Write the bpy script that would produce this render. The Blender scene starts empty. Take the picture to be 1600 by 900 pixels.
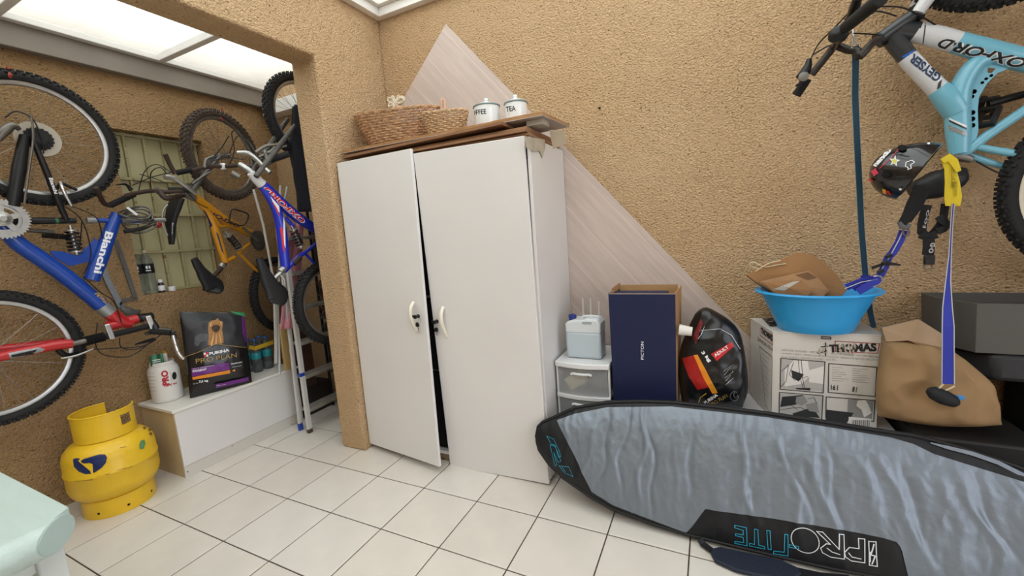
import bpy, bmesh, math, random
from mathutils import Vector, Matrix, noise
from mathutils.bvhtree import BVHTree
S = bpy.context.scene
COL = S.collection
random.seed(7)
PI = math.pi
# ---------------------------------------------------------------- camera
FPX = 650.0
YAW, PIT, ROL = -0.453745, -0.138980, -0.070730
CAM = Vector((2.76905, -1.65602, 1.36608))
FW = Vector((math.sin(YAW)*math.cos(PIT), math.cos(YAW)*math.cos(PIT), math.sin(PIT)))
R0 = Vector((math.cos(YAW), -math.sin(YAW), 0)); U0 = R0.cross(FW)
RT = R0*math.cos(ROL) + U0*math.sin(ROL); UP = -R0*math.sin(ROL) + U0*math.cos(ROL)
cd = bpy.data.cameras.new('camera'); cam = bpy.data.objects.new('camera', cd); COL.objects.link(cam)
m = Matrix((RT, UP, -FW)).transposed().to_4x4(); m.translation = CAM
cam.matrix_world = m; cd.sensor_fit = 'HORIZONTAL'; cd.sensor_width = 36; cd.lens = FPX/1600*36
cd.clip_start = .02; S.camera = cam
# ---------------------------------------------------------------- world (overcast sky) and exposure
w = bpy.data.worlds.new('overcast_sky'); S.world = w; w.use_nodes = True
bg = w.node_tree.nodes['Background']; bg.inputs[0].default_value = (.955, .985, 1.065, 1); bg.inputs[1].default_value = 2.85
S.view_settings.view_transform = 'Standard'; S.view_settings.look = 'None'
S.view_settings.gamma = 1; S.view_settings.use_curve_mapping = False
S.view_settings.exposure = 0.07
def portal(loc, sx, sy, rot=(0, 0, 0)):
    l = bpy.data.lights.new('sky_portal', 'AREA'); l.shape = 'RECTANGLE'; l.size = sx; l.size_y = sy
    l.energy = 1; l.cycles.is_portal = True
    o = bpy.data.objects.new('sky_portal', l); o.location = loc; o.rotation_euler = rot; COL.objects.link(o)
portal((2.15, -1.2, 3.2), 3.0, 4.0)
portal((0.0, -1.2, 3.2), 1.1, 4.0)
portal((5.5, -1.75, 1.4), 2.8, 2.9, (0, PI/2, 0))

# ---------------------------------------------------------------- placing helpers (a point on a given world plane)
def ray(px, py): return FW + RT*((px-800)/FPX) - UP*((py-450)/FPX)
def on(px, py, ax, val):
    v = ray(px, py); return CAM + v*((val-CAM[ax])/v[ax])
def atp(px, py, p, n):
    v = ray(px, py); return CAM + v*((Vector(p)-CAM).dot(n)/v.dot(n))

# ---------------------------------------------------------------- materials
def lin(c): return c/12.92 if c <= .04045 else ((c+.055)/1.055)**2.4
def rgb(h): return tuple(lin(int(h[i:i+2], 16)/255) for i in (0, 2, 4)) + (1,)
MATS = {}
def M(name, col, rough=.6, metal=0, var=0, vs=6, col2=None, bump=0, bs=60, coat=0, trans=0, alpha=1, sheen=0, stretch=None, dirt=None, ior=1.45):
    if name in MATS: return MATS[name]
    mt = bpy.data.materials.new(name); mt.use_nodes = True; nt = mt.node_tree; N = nt.nodes; L = nt.links
    b = N['Principled BSDF']; c = rgb(col); b.inputs['Base Color'].default_value = c
    b.inputs['Roughness'].default_value = rough; b.inputs['Metallic'].default_value = metal
    b.inputs['Coat Weight'].default_value = coat; b.inputs['Transmission Weight'].default_value = trans
    b.inputs['Alpha'].default_value = alpha; b.inputs['IOR'].default_value = ior
    tc = N.new('ShaderNodeTexCoord'); src = tc.outputs['Object']
    if stretch:
        mp = N.new('ShaderNodeMapping'); mp.inputs['Scale'].default_value = stretch; L.new(src, mp.inputs[0]); src = mp.outputs[0]
    out = None
    if var:
        n = N.new('ShaderNodeTexNoise'); n.inputs['Scale'].default_value = vs; n.inputs['Detail'].default_value = 5; L.new(src, n.inputs[0])
        r = N.new('ShaderNodeValToRGB'); r.color_ramp.elements[0].position = .5-.25; r.color_ramp.elements[1].position = .75
        r.color_ramp.elements[0].color = rgb(col2) if col2 else tuple(x*(1-var) for x in c[:3])+(1,)
        r.color_ramp.elements[1].color = c if col2 else tuple(min(1, x*(1+var*.5)) for x in c[:3])+(1,)
        L.new(n.outputs[0], r.inputs[0]); out = r.outputs[0]
    if dirt:   # dirt = (colour, scale, threshold)
        n = N.new('ShaderNodeTexNoise'); n.inputs['Scale'].default_value = dirt[1]; n.inputs['Detail'].default_value = 8; n.inputs['Roughness'].default_value = .7
        L.new(tc.outputs['Object'], n.inputs[0])
        r = N.new('ShaderNodeValToRGB'); r.color_ramp.elements[0].position = dirt[2]; r.color_ramp.elements[1].position = dirt[2]+.06
        L.new(n.outputs[0], r.inputs[0])
        mx = N.new('ShaderNodeMix'); mx.data_type = 'RGBA'; L.new(r.outputs[0], mx.inputs[0])
        if out: L.new(out, mx.inputs[6])
        else: mx.inputs[6].default_value = c
        mx.inputs[7].default_value = rgb(dirt[0]); out = mx.outputs[2]
    if out: L.new(out, b.inputs['Base Color'])
    if bump:
        n = N.new('ShaderNodeTexNoise'); n.inputs['Scale'].default_value = bs; n.inputs['Detail'].default_value = 4; L.new(src, n.inputs[0])
        bp = N.new('ShaderNodeBump'); bp.inputs['Strength'].default_value = bump; bp.inputs['Distance'].default_value = .01
        L.new(n.outputs[0], bp.inputs['Height']); L.new(bp.outputs[0], b.inputs['Normal'])
    MATS[name] = mt; return mt

def stucco_mat(name, col, dark, pit):
    mt = bpy.data.materials.new(name); mt.use_nodes = True; nt = mt.node_tree; N = nt.nodes; L = nt.links
    b = N['Principled BSDF']; b.inputs['Roughness'].default_value = .93; b.inputs['Specular IOR Level'].default_value = .15
    tc = N.new('ShaderNodeTexCoord'); mp = N.new('ShaderNodeMapping'); mp.inputs['Scale'].default_value = (1, 1, 1.25); L.new(tc.outputs['Object'], mp.inputs[0])
    n1 = N.new('ShaderNodeTexNoise'); n1.inputs['Scale'].default_value = 95; n1.inputs['Detail'].default_value = 3; n1.inputs['Distortion'].default_value = .6; L.new(mp.outputs[0], n1.inputs[0])
    v = N.new('ShaderNodeTexVoronoi'); v.inputs['Scale'].default_value = 85; L.new(mp.outputs[0], v.inputs[0])
    n2 = N.new('ShaderNodeTexNoise'); n2.inputs['Scale'].default_value = 1.3; n2.inputs['Detail'].default_value = 6; L.new(tc.outputs['Object'], n2.inputs[0])
    r = N.new('ShaderNodeValToRGB'); r.color_ramp.elements[0].position = .3; r.color_ramp.elements[1].position = .72
    r.color_ramp.elements[0].color = rgb(dark); r.color_ramp.elements[1].color = rgb(col); L.new(n2.outputs[0], r.inputs[0])
    # small dark pits of the roughcast
    p = N.new('ShaderNodeValToRGB'); p.color_ramp.elements[0].position = .30; p.color_ramp.elements[1].position = .37
    p.color_ramp.elements[0].color = (1, 1, 1, 1); p.color_ramp.elements[1].color = (0, 0, 0, 1); L.new(n1.outputs[0], p.inputs[0])
    mx = N.new('ShaderNodeMix'); mx.data_type = 'RGBA'; L.new(p.outputs[0], mx.inputs[0]); L.new(r.outputs[0], mx.inputs[6]); mx.inputs[7].default_value = rgb(pit)
    L.new(mx.outputs[2], b.inputs['Base Color'])
    ad = N.new('ShaderNodeMath'); ad.operation = 'MULTIPLY_ADD'; ad.inputs[1].default_value = .35; L.new(v.outputs['Distance'], ad.inputs[0]); L.new(n1.outputs[0], ad.inputs[2])
    bp = N.new('ShaderNodeBump'); bp.inputs['Strength'].default_value = 1.0; bp.inputs['Distance'].default_value = .020
    L.new(ad.outputs[0], bp.inputs['Height']); L.new(bp.outputs[0], b.inputs['Normal'])
    return mt
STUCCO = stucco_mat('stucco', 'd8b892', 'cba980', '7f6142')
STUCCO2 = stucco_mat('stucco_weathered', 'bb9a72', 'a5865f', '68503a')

def panel_mat():
    mt = bpy.data.materials.new('translucent_roofing'); mt.use_nodes = True; nt = mt.node_tree; N = nt.nodes; L = nt.links
    N.remove(N['Principled BSDF']); o = N['Material Output']
    t = N.new('ShaderNodeBsdfTransparent'); t.inputs[0].default_value = (.97, .98, .94, 1)
    d = N.new('ShaderNodeBsdfTranslucent'); d.inputs[0].default_value = (.9, .92, .86, 1)
    n = N.new('ShaderNodeTexNoise'); n.inputs['Scale'].default_value = 3; n.inputs['Detail'].default_value = 8
    r = N.new('ShaderNodeValToRGB'); r.color_ramp.elements[0].color = (.2, .2, .2, 1); r.color_ramp.elements[1].color = (.45, .45, .45, 1)
    tc = N.new('ShaderNodeTexCoord'); L.new(tc.outputs['Object'], n.inputs[0]); L.new(n.outputs[0], r.inputs[0])
    mx = N.new('ShaderNodeMixShader'); L.new(r.outputs[0], mx.inputs[0]); L.new(t.outputs[0], mx.inputs[1]); L.new(d.outputs[0], mx.inputs[2])
    L.new(mx.outputs[0], o.inputs[0]); return mt
PANEL = panel_mat()

# ---------------------------------------------------------------- geometry builder
GEO = {}
class G:
    def __init__(s): s.v = []; s.f = []
    def add(s, vs, fs):
        k = len(s.v); s.v += [tuple(x) for x in vs]; s.f += [tuple(i+k for i in f) for f in fs]; return s
    def hexa(s, p):   # 4 bottom (ccw from above) + 4 top
        return s.add(p, [(3, 2, 1, 0), (4, 5, 6, 7), (0, 1, 5, 4), (1, 2, 6, 5), (2, 3, 7, 6), (3, 0, 4, 7)])
    def box(s, x0, x1, y0, y1, z0, z1):
        return s.hexa([(x0, y0, z0), (x1, y0, z0), (x1, y1, z0), (x0, y1, z0), (x0, y0, z1), (x1, y0, z1), (x1, y1, z1), (x0, y1, z1)])
    def bar(s, a, b, wdir, wd, th):   # rectangular bar a->b, full width wd along wdir, full thickness th
        a = Vector(a); b = Vector(b); d = (b-a).normalized(); u = Vector(wdir); u = (u-d*u.dot(d)).normalized(); n = d.cross(u)
        q = [(-1, -1), (1, -1), (1, 1), (-1, 1)]
        vs = [a+u*(i*wd/2)+n*(j*th/2) for i, j in q] + [b+u*(i*wd/2)+n*(j*th/2) for i, j in q]
        return s.add(vs, [(3, 2, 1, 0), (4, 5, 6, 7), (0, 1, 5, 4), (1, 2, 6, 5), (2, 3, 7, 6), (3, 0, 4, 7)])
    def prism(s, poly, vec):
        vec = Vector(vec); n = len(poly); vs = [Vector(p) for p in poly]; vs += [p+vec for p in vs]
        return s.add(vs, [tuple(range(n))[::-1], tuple(range(n, 2*n))] + [(i, (i+1) % n, n+(i+1) % n, n+i) for i in range(n)])
    def tube(s, pts, r, seg=10, closed=False, smooth=0, side=None, flat=1.0):
        pts = [Vector(p) for p in pts]; rr = list(r) if hasattr(r, '__len__') else [r]*len(pts)
        if smooth and len(pts) > 2:
            P2 = []; R2 = []; n = len(pts)
            rng = range(n if closed else n-1)
            for i in rng:
                if closed: p0, p1, p2, p3 = pts[i-1], pts[i], pts[(i+1) % n], pts[(i+2) % n]
                else: p0, p1, p2, p3 = pts[max(i-1, 0)], pts[i], pts[i+1], pts[min(i+2, n-1)]
                for k in range(smooth):
                    t = k/smooth
                    P2.append(.5*((2*p1)+(-p0+p2)*t+(2*p0-5*p1+4*p2-p3)*t*t+(-p0+3*p1-3*p2+p3)*t**3))
                    R2.append(rr[i]*(1-t)+rr[(i+1) % n]*t)
            if not closed: P2.append(pts[-1]); R2.append(rr[-1])
            pts, rr = P2, R2
        n = len(pts); k0 = len(s.v); prev = None
        for i, p in enumerate(pts):
            if closed: d = pts[(i+1) % n]-pts[i-1]
            else: d = pts[min(i+1, n-1)]-pts[max(i-1, 0)]
            if d.length < 1e-9: d = Vector((0, 0, 1))
            d.normalize()
            if side is not None: u = Vector(side); u = u-d*u.dot(d)
            elif prev is None: u = d.orthogonal()
            else: u = prev-d*prev.dot(d)
            if u.length < 1e-6: u = d.orthogonal()
            u.normalize(); prev = u; w_ = d.cross(u)
            for j in range(seg):
                a = 2*PI*j/seg; s.v.append(tuple(p+u*(math.cos(a)*rr[i])+w_*(math.sin(a)*rr[i]*flat)))
        for i in range(n if closed else n-1):
            for j in range(seg):
                a = k0+i*seg+j; b = k0+i*seg+(j+1) % seg; c = k0+((i+1) % n)*seg+(j+1) % seg; d_ = k0+((i+1) % n)*seg+j
                s.f.append((a, b, c, d_))
        if not closed:
            s.f.append(tuple(k0+j for j in range(seg))[::-1]); s.f.append(tuple(k0+(n-1)*seg+j for j in range(seg)))
        return s
    def strap(s, pts, wd, th, wdir, smooth=0):   # flat ribbon; wd may be a list; wdir a vector or list
        pts = [Vector(p) for p in pts]; n = len(pts); ws = list(wd) if hasattr(wd, '__len__') else [wd]*n
        k0 = len(s.v)
        for i, p in enumerate(pts):
            d = (pts[min(i+1, n-1)]-pts[max(i-1, 0)]).normalized(); u = Vector(wdir[i] if isinstance(wdir, list) else wdir); u = (u-d*u.dot(d)).normalized(); nn = d.cross(u)
            for a, b in ((-1, -1), (1, -1), (1, 1), (-1, 1)): s.v.append(tuple(p+u*(a*ws[i]/2)+nn*(b*th/2)))
        for i in range(n-1):
            for j in range(4): s.f.append((k0+i*4+j, k0+i*4+(j+1) % 4, k0+i*4+4+(j+1) % 4, k0+i*4+4+j))
        s.f.append((k0+3, k0+2, k0+1, k0)); e = k0+4*(n-1); s.f.append((e, e+1, e+2, e+3)); return s
    def lathe(s, prof, o, axis=(0, 0, 1), seg=32, ex=1, ey=1, cap=True, a0=0, a1=2*PI, xref=None):
        o = Vector(o); ax = Vector(axis).normalized(); u = Vector(xref) if xref else (Vector((1, 0, 0)) if abs(ax.x) < .9 else Vector((0, 1, 0)))
        u = (u-ax*u.dot(ax)).normalized(); w_ = ax.cross(u); full = abs(a1-a0-2*PI) < 1e-6; ns = seg if full else seg+1; k0 = len(s.v)
        for r, z in prof:
            for j in range(ns):
                a = a0+(a1-a0)*j/seg; s.v.append(tuple(o+ax*z+u*(r*math.cos(a)*ex)+w_*(r*math.sin(a)*ey)))
        for i in range(len(prof)-1):
            for j in range(seg):
                a = k0+i*ns+j; b = k0+i*ns+(j+1) % ns; s.f.append((a, b, b+ns, a+ns))
        if cap and full:
            if prof[0][0] > 1e-5: s.f.append(tuple(k0+j for j in range(ns))[::-1])
            if prof[-1][0] > 1e-5: s.f.append(tuple(k0+(len(prof)-1)*ns+j for j in range(ns)))
        return s
    def grid(s, fn, nu, nv, closeu=False):
        k0 = len(s.v)
        for i in range(nu+1):
            for j in range(nv+1): s.v.append(tuple(fn(i/nu, j/nv)))
        for i in range(nu):
            for j in range(nv):
                a = k0+i*(nv+1)+j; s.f.append((a, a+nv+1, a+nv+2, a+1))
        return s
    def make(s, name, mat, parent=None, smooth=True, bevel=0, angle=38, solid=0, kind=None, label=None, seg=2, fixn=True):
        me = bpy.data.meshes.new(name); me.from_pydata(s.v, [], s.f); me.validate()
        if fixn:
            b = bmesh.new(); b.from_mesh(me); bmesh.ops.recalc_face_normals(b, faces=b.faces); b.to_mesh(me); b.free()
        me.materials.append(mat)
        if smooth:
            me.polygons.foreach_set('use_smooth', [True]*len(me.polygons)); me.set_sharp_from_angle(angle=math.radians(angle))
        o = bpy.data.objects.new(name, me); COL.objects.link(o)
        if parent: setp(o, parent)
        if bevel:
            b = o.modifiers.new('bevel', 'BEVEL'); b.width = bevel; b.segments = seg; b.limit_method = 'ANGLE'; b.angle_limit = math.radians(40)
        if solid:
            b = o.modifiers.new('solid', 'SOLIDIFY'); b.thickness = solid; b.offset = 0
        if kind: o['kind'] = kind
        if label: o['label'] = label
        GEO[o.name] = (s.v, s.f)
        return o
ORG = {}
def setp(o, parent):
    o.parent = parent; q = ORG.get(parent.name, Vector((0, 0, 0))); o.matrix_parent_inverse = Matrix.Translation(-q); ORG[o.name] = Vector((0, 0, 0))
    # children of a mesh part sit in the part's own (world aligned) frame
def tag(o, label, cat, group=None, kind=None):
    o['label'] = label; o['category'] = cat
    if group: o['group'] = group
    if kind: o['kind'] = kind
    return o
def thing(name, label, cat, loc, group=None):
    o = bpy.data.objects.new(name, None); o.location = loc; o.empty_display_size = .05; COL.objects.link(o); ORG[o.name] = Vector(loc)
    return tag(o, label, cat, group)
def struct(o): o['kind'] = 'structure'; return o
def bvh(o): v, f = GEO[o.name]; return BVHTree.FromPolygons([Vector(p) for p in v], f)

LAYER = {}
def lay(vs, fs, name, mat, parent, n, targets, off=.0009, dense=.012):
    """put a flat print (world verts) onto the real surface behind it, along -n"""
    n = Vector(n).normalized()
    b = bmesh.new(); vv = [b.verts.new(p) for p in vs]
    for f in fs:
        try: b.faces.new([vv[i] for i in f])
        except ValueError: pass
    if targets:
        bmesh.ops.triangulate(b, faces=b.faces)
        for _ in range(5):
            es = [e for e in b.edges if e.calc_length() > dense]
            if not es or len(b.faces) > 9000: break
            bmesh.ops.subdivide_edges(b, edges=es, cuts=1)
            bmesh.ops.triangulate(b, faces=b.faces)
        key = targets[0].name; LAYER[key] = LAYER.get(key, 0)+1; off = off+.0006*(LAYER[key]-1)
        trees = [bvh(t) for t in targets]; dead = []
        for v in b.verts:
            best = None; d = (v.co-CAM).normalized()
            for t in trees:
                h = t.ray_cast(v.co-d*.3, d, .8)
                if h[0] is not None and (best is None or h[3] < best[0]): best = (h[3], h[0], h[1])
            if best: v.co = best[1]+best[2]*(off if best[2].dot(d) < 0 else -off)
            else: dead.append(v)
        if dead: bmesh.ops.delete(b, geom=dead, context='VERTS')
    me = bpy.data.meshes.new(name); b.to_mesh(me); b.free(); me.materials.append(mat)
    o = bpy.data.objects.new(name, me); COL.objects.link(o)
    if parent: setp(o, parent)
    return o
def text(s, p0, p1, h, n, mat, parent, target=None, name='lettering', bold=.0, outline=0, shear=0, flip=False, dense=.009, off=.0009, both=None):
    """lettering whose baseline runs p0 -> p1 with cap height h, facing n"""
    p0 = Vector(p0); p1 = Vector(p1); n = Vector(n).normalized(); xd = (p1-p0); wd = xd.length; xd.normalize()
    n = (n-xd*n.dot(xd)).normalized(); yd = n.cross(xd)
    cu = bpy.data.curves.new('t', 'FONT'); cu.body = s; cu.size = 1; cu.offset = bold; cu.shear = shear; cu.resolution_u = 3
    if outline: cu.fill_mode = 'NONE'; cu.bevel_depth = outline; cu.bevel_resolution = 0
    o = bpy.data.objects.new('t', cu); COL.objects.link(o)
    dg = bpy.context.evaluated_depsgraph_get(); me = bpy.data.meshes.new_from_object(o.evaluated_get(dg))
    vs = [v.co.copy() for v in me.vertices]; fs = [tuple(p.vertices) for p in me.polygons]
    bpy.data.objects.remove(o); bpy.data.curves.remove(cu); bpy.data.meshes.remove(me)
    if not vs: return None
    x0 = min(v.x for v in vs); x1 = max(v.x for v in vs); y0 = min(v.y for v in vs); y1 = max(v.y for v in vs)
    if flip: pass
    sx = wd/(x1-x0); sy = h/(y1-y0)
    W = [p0+xd*((v.x-x0)*sx)+yd*((v.y-y0)*sy)+n*(.001+(v.z*.003 if outline else 0)) for v in vs]
    return lay(W, fs, name, mat, parent, n, [target] if target and not isinstance(target, list) else target, off, dense)
def poly(polys, n, mat, parent, target=None, name='printed_shape', off=.0007, dense=.012, lift=.0008):
    vs = []; fs = []; n = Vector(n).normalized()
    for p in polys:
        k = len(vs); vs += [Vector(q)+n*lift for q in p]; fs.append(tuple(range(k, k+len(p))))
    return lay(vs, fs, name, mat, parent, n, [target] if target and not isinstance(target, list) else target, off, dense)
def stroke(lines, wd, n, closed=False):
    """list of polylines -> list of quads (world)"""
    n = Vector(n).normalized(); out = []
    for l in lines:
        l = [Vector(p) for p in l]; m_ = len(l)
        for i in range(m_ if closed else m_-1):
            a, b = l[i], l[(i+1) % m_]; d = (b-a)
            if d.length < 1e-7: continue
            d.normalize(); u = n.cross(d)*(wd/2); e = d*(wd/2)
            out.append([a-u-e, b-u+e, b+u+e, a+u-e])
    return out
# ================================================================ THE SETTING
WX0, WX1, WY0, WY1, WH = -.53, 5.1, -3.3, .77, 3.05
PX0, PX1, JY, HZ = .515, .717, .19, 2.43     # partition with the opening
GROUT = M('grout', '4f4238', .95, var=.3, vs=9)
# wall_left with the window hole (Y -.30..21, z 1.115..2.15)
wy0, wy1, wz0, wz1 = -.30, .21, 1.115, 2.15
g = G()
g.box(-.75, WX0, WY0, wy0, 0, WH).box(-.75, WX0, wy1, .95, 0, WH).box(-.75, WX0, wy0, wy1, 0, wz0).box(-.75, WX0, wy0, wy1, wz1, WH)
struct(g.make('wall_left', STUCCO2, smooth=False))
struct(G().box(WX0, 5.3, WY1, .95, 0, WH).make('wall_back', STUCCO, smooth=False))
struct(G().prism([(WX1, y, z) for y, z in ((WY0, 0), (-3.1, 0), (-3.1, 2.78), (-.35, 2.78), (-.35, 0), (WY1, 0), (WY1, WH), (WY0, WH))], (.2, 0, 0)).make('wall_right', STUCCO, smooth=False))  # unseen wall; its wide opening is added to let in side daylight
struct(G().box(5.3, 14, -9, 6, -.12, -.02).make('ground', M('patio_concrete', '9a948a', .9, var=.2, vs=2), smooth=False))
struct(G().box(-.75, 5.3, WY0-.18, WY0, 0, WH).make('wall_front', STUCCO, smooth=False))
g = G().prism([(PX0, y, z) for y, z in ((WY1, 0), (JY, 0), (JY, HZ), (-2.7, HZ), (-2.7, 0), (WY0, 0), (WY0, WH), (WY1, WH))], (PX1-PX0, 0, 0))
struct(g.make('wall_partition', STUCCO, smooth=False, bevel=.012))
# floor: grout bed with separate tiles
fl = struct(G().box(-.75, 5.3, WY0-.1, .95, -.12, -.004).make('floor', GROUT, smooth=False))
def tile_mat(i, c):
    mt = M('glazed_tile_%s' % 'abcd'[i], c, .32, var=.07, vs=6, bump=.08, bs=30, dirt=('b9a88e', 7, .70)); return mt
TM = [tile_mat(i, c) for i, c in enumerate(('dad3c9', 'd8d0c6', 'dbd5cc', 'd7cfc5'))]
T = .335
def tile_mesh(i):
    g = G(); a = .003; b = T-.003; c = .0045
    g.add([(a, a, -.004), (b, a, -.004), (b, b, -.004), (a, b, -.004), (a, a, -.0012), (b, a, -.0012), (b, b, -.0012), (a, b, -.0012), (a+c, a+c, 0), (b-c, a+c, 0), (b-c, b-c, 0), (a+c, b-c, 0)],
          [(0, 1, 5, 4), (1, 2, 6, 5), (2, 3, 7, 6), (3, 0, 4, 7), (4, 5, 9, 8), (5, 6, 10, 9), (6, 7, 11, 10), (7, 4, 8, 11), (8, 9, 10, 11)])
    me = bpy.data.meshes.new('tile'); me.from_pydata(g.v, [], g.f); me.materials.append(TM[i]); return me
TME = [tile_mesh(i) for i in range(4)]
for i in range(-2, 15):
    for j in range(-9, 3):
        o = bpy.data.objects.new('tile', TME[random.choice((0, 0, 1, 2, 2, 3))]); COL.objects.link(o); o.parent = fl
        o.location = (i*T, j*T, random.uniform(-.0004, .0004))
# roof lights: aluminium rails, rafters and translucent panels
ALU = M('painted_aluminium', 'e6e4e0', .45, var=.08, vs=5, dirt=('9b948a', 9, .66))
GUT = M('grey_gutter', '857d73', .6, var=.15, vs=4, dirt=('6f675d', 5, .62))
RAIL = M('dark_rail', '6b6a62', .6)
struct(G().box(WX0, WX0+.06, WY0, WY1, 2.475, 2.60).make('trim_1', GUT, bevel=.004))
struct(G().box(WX0, WX0+.10, WY0, WY1, 2.598, 2.634).make('trim_2', ALU, bevel=.004))
struct(G().box(WX0, WX0+.05, WY0, WY1, 2.634, 2.648).make('trim_3', RAIL, bevel=.003))
struct(G().box(WX0+.06, PX0, WY1-.10, WY1, 2.40, 2.50).make('trim_4', ALU, bevel=.004))
for k, y in enumerate((-.705, .0, -1.41, -2.12, -2.83)):
    struct(G().box(WX0+.03, PX0, y-.02, y+.02, 2.60, 2.645).make('trim_%d' % (5+k), ALU, bevel=.004))
rf = struct(G().box(WX0-.1, PX0+.02, WY0, .9, 2.655, 2.661).make('ceiling_alcove', PANEL, smooth=False))
z0 = 2.835
g = G(); g.box(PX1, PX1+.05, WY0, WY1-.05, z0, z0+.055); g.box(PX1, WX1, WY1-.05, WY1, z0, z0+.055)
struct(g.make('trim_10', ALU, bevel=.003))
g = G(); g.box(PX1, PX1+.08, WY0, WY1-.08, z0+.055, z0+.075); g.box(PX1, WX1, WY1-.08, WY1, z0+.055, z0+.075)
struct(g.make('trim_11', ALU, bevel=.003))
for k, x in enumerate((1.75, 2.6, 3.45, 4.3)):
    struct(G().box(x-.02, x+.02, WY0, WY1-.1, z0+.05, z0+.085).make('trim_%d' % (12+k), ALU, bevel=.003))
struct(G().box(PX1-.05, 3.6, WY0, WY1+.05, z0+.09, z0+.096).make('ceiling', PANEL, smooth=False))
struct(G().box(3.6, WX1+.1, WY0, WY1+.05, z0+.09, z0+.16).make('ceiling_shade_slab', STUCCO, smooth=False))  # unseen solid roof part, added to shade the right side

# window: pale green steel sheet behind a rusty welded grid
WSHEET = M('pale_green_paint', 'b3ad86', .6, var=.12, vs=7, dirt=('8f7a55', 14, .68), bump=.1, bs=40)
WBAR = M('rusty_green_bar', 'a79f78', .7, var=.2, vs=14, dirt=('7a4a26', 22, .60), bump=.3, bs=90)
win = struct(G().box(-.635, -.615, wy0, wy1, wz0, wz1).make('window_1', WSHEET, smooth=False))
fx = -.605
for y in (-.215, -.11, -.005, .10, .195, -.29): G().box(fx-.012, fx+.012, y-.008, y+.008, wz0, wz1).make('bar', WBAR, win, bevel=.002)
for z in (1.385, 1.63, 1.86, 2.135, 1.125): G().box(fx-.006, fx+.018, wy0, wy1, z-.009, z+.009).make('cross_bar', WBAR, win, bevel=.002)
# small things of the wall: dark plug holes, jamb edge strip
g = G()
for px, py in ((937, 169), (783, 44+40), (704, 476)): pass
hole = M('dark_hole', '2a211a', .9)
p = on(937, 169, 1, WY1); G().lathe([(0, 0), (.006, .0), (.007, .002), (.004, .003)], p, (0, -1, 0), 8).make('wall_plug', hole, bpy.data.objects['wall_back'])
# ================================================================ CABINET AND WHAT STANDS ON IT
WHITE = M('white_melamine', 'dddad8', .38, var=.03, vs=3, bump=.03, bs=8)
WHITE2 = M('white_melamine_edge', 'e4e1da', .4)
DARKIN = M('dark_interior', '1c1a18', .9)
CREAM = M('cream_plastic', 'e9e3d2', .35)
BLK = M('black_plastic', '17171a', .35)
CX0, CX1, CY0, CY1, CH = .74, 1.985, .262, .755, 1.80
cab = thing('cabinet', 'tall white two-door melamine cabinet with its left door hanging ajar', 'cabinet', (1.36, .5, 0))
g = G(); g.box(CX0, CX0+.018, CY0, CY1, .03, CH).box(CX1-.018, CX1, CY0, CY1, .03, CH).box(CX0+.018, CX1-.018, CY0, CY1, CH-.018, CH).box(CX0+.018, CX1-.018, CY0, CY1, .05, .068).box(CX0+.018, CX1-.018, CY1-.006, CY1, .068, CH-.018)
g.make('body', WHITE, cab, smooth=False)
G().box(CX0+.03, CX1-.03, CY0+.012, CY1-.03, 0, .05).make('plinth', M('swollen_chipboard', '9b8468', .9, var=.4, vs=12, dirt=('5d4a39', 16, .5)), cab, smooth=False)
for z in (.55, 1.0, 1.4): G().box(CX0+.018, CX1-.018, CY0+.06, CY1-.01, z, z+.016).make('shelf', WHITE, cab, smooth=False)
for z_ in ((.075, .545), (.57, .99)): G().box(1.05, 1.55, CY0+.03, CY1-.06, *z_).make('gap_shade_block', M('gap_shade_black', '0b0b0c', 1), cab, smooth=False)  # black boxes added behind the door gap so it reads as dark shade
for z_ in ((1.02, 1.39), (1.42, 1.77)): G().box(1.08, 1.52, CY0+.035, CY1-.06, *z_).make('gap_shade_block', M('gap_shade_black', '0b0b0c', 1), cab, smooth=False)
# left door, twisted and hanging open at the bottom
def door(bl, br, tl, tr, th=.018):
    f = [Vector(x) for x in (bl, br, tl, tr)]; nrm = (f[1]-f[0]).cross(f[2]-f[0]).normalized()*-th
    g = G(); n = 12
    def F(u, v): return f[0]*(1-u)*(1-v)+f[1]*u*(1-v)+f[2]*(1-u)*v+f[3]*u*v
    K = 14; ring = []
    for j in range(K+1):
        v = j/K; ring.append([F(i/K, v) for i in range(K+1)]+[F(i/K, v)+nrm for i in range(K, -1, -1)])
    n_ = len(ring[0]); vs = [p for r_ in ring for p in r_]; fs = []
    for j in range(K):
        for i in range(n_): fs.append((j*n_+i, j*n_+(i+1) % n_, (j+1)*n_+(i+1) % n_, (j+1)*n_+i))
    for j in (0, K): fs += [(j*n_+i, j*n_+i+1, j*n_+n_-2-i, j*n_+n_-1-i) for i in range(K)]
    g.add(vs, fs); return g, F
dl, FL = door((.722, .232, .035), on(686.5, 730, 1, .135), on(526, 255, 1, .235), on(641.5, 232, 1, .228))
dL = dl.make('door', WHITE, cab, bevel=.003)
dr, FR = door(on(703.5, 728, 1, .24), on(858, 757, 1, .24), on(645.5, 240, 1, .24), on(818, 212, 1, .24))
dR = dr.make('door', WHITE, cab, bevel=.003)
def plane_of(F): 
    a, b, c = F(0, 0), F(1, 0), F(0, 1); n = (b-a).cross(c-a).normalized(); return F(.5, .5), n
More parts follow.
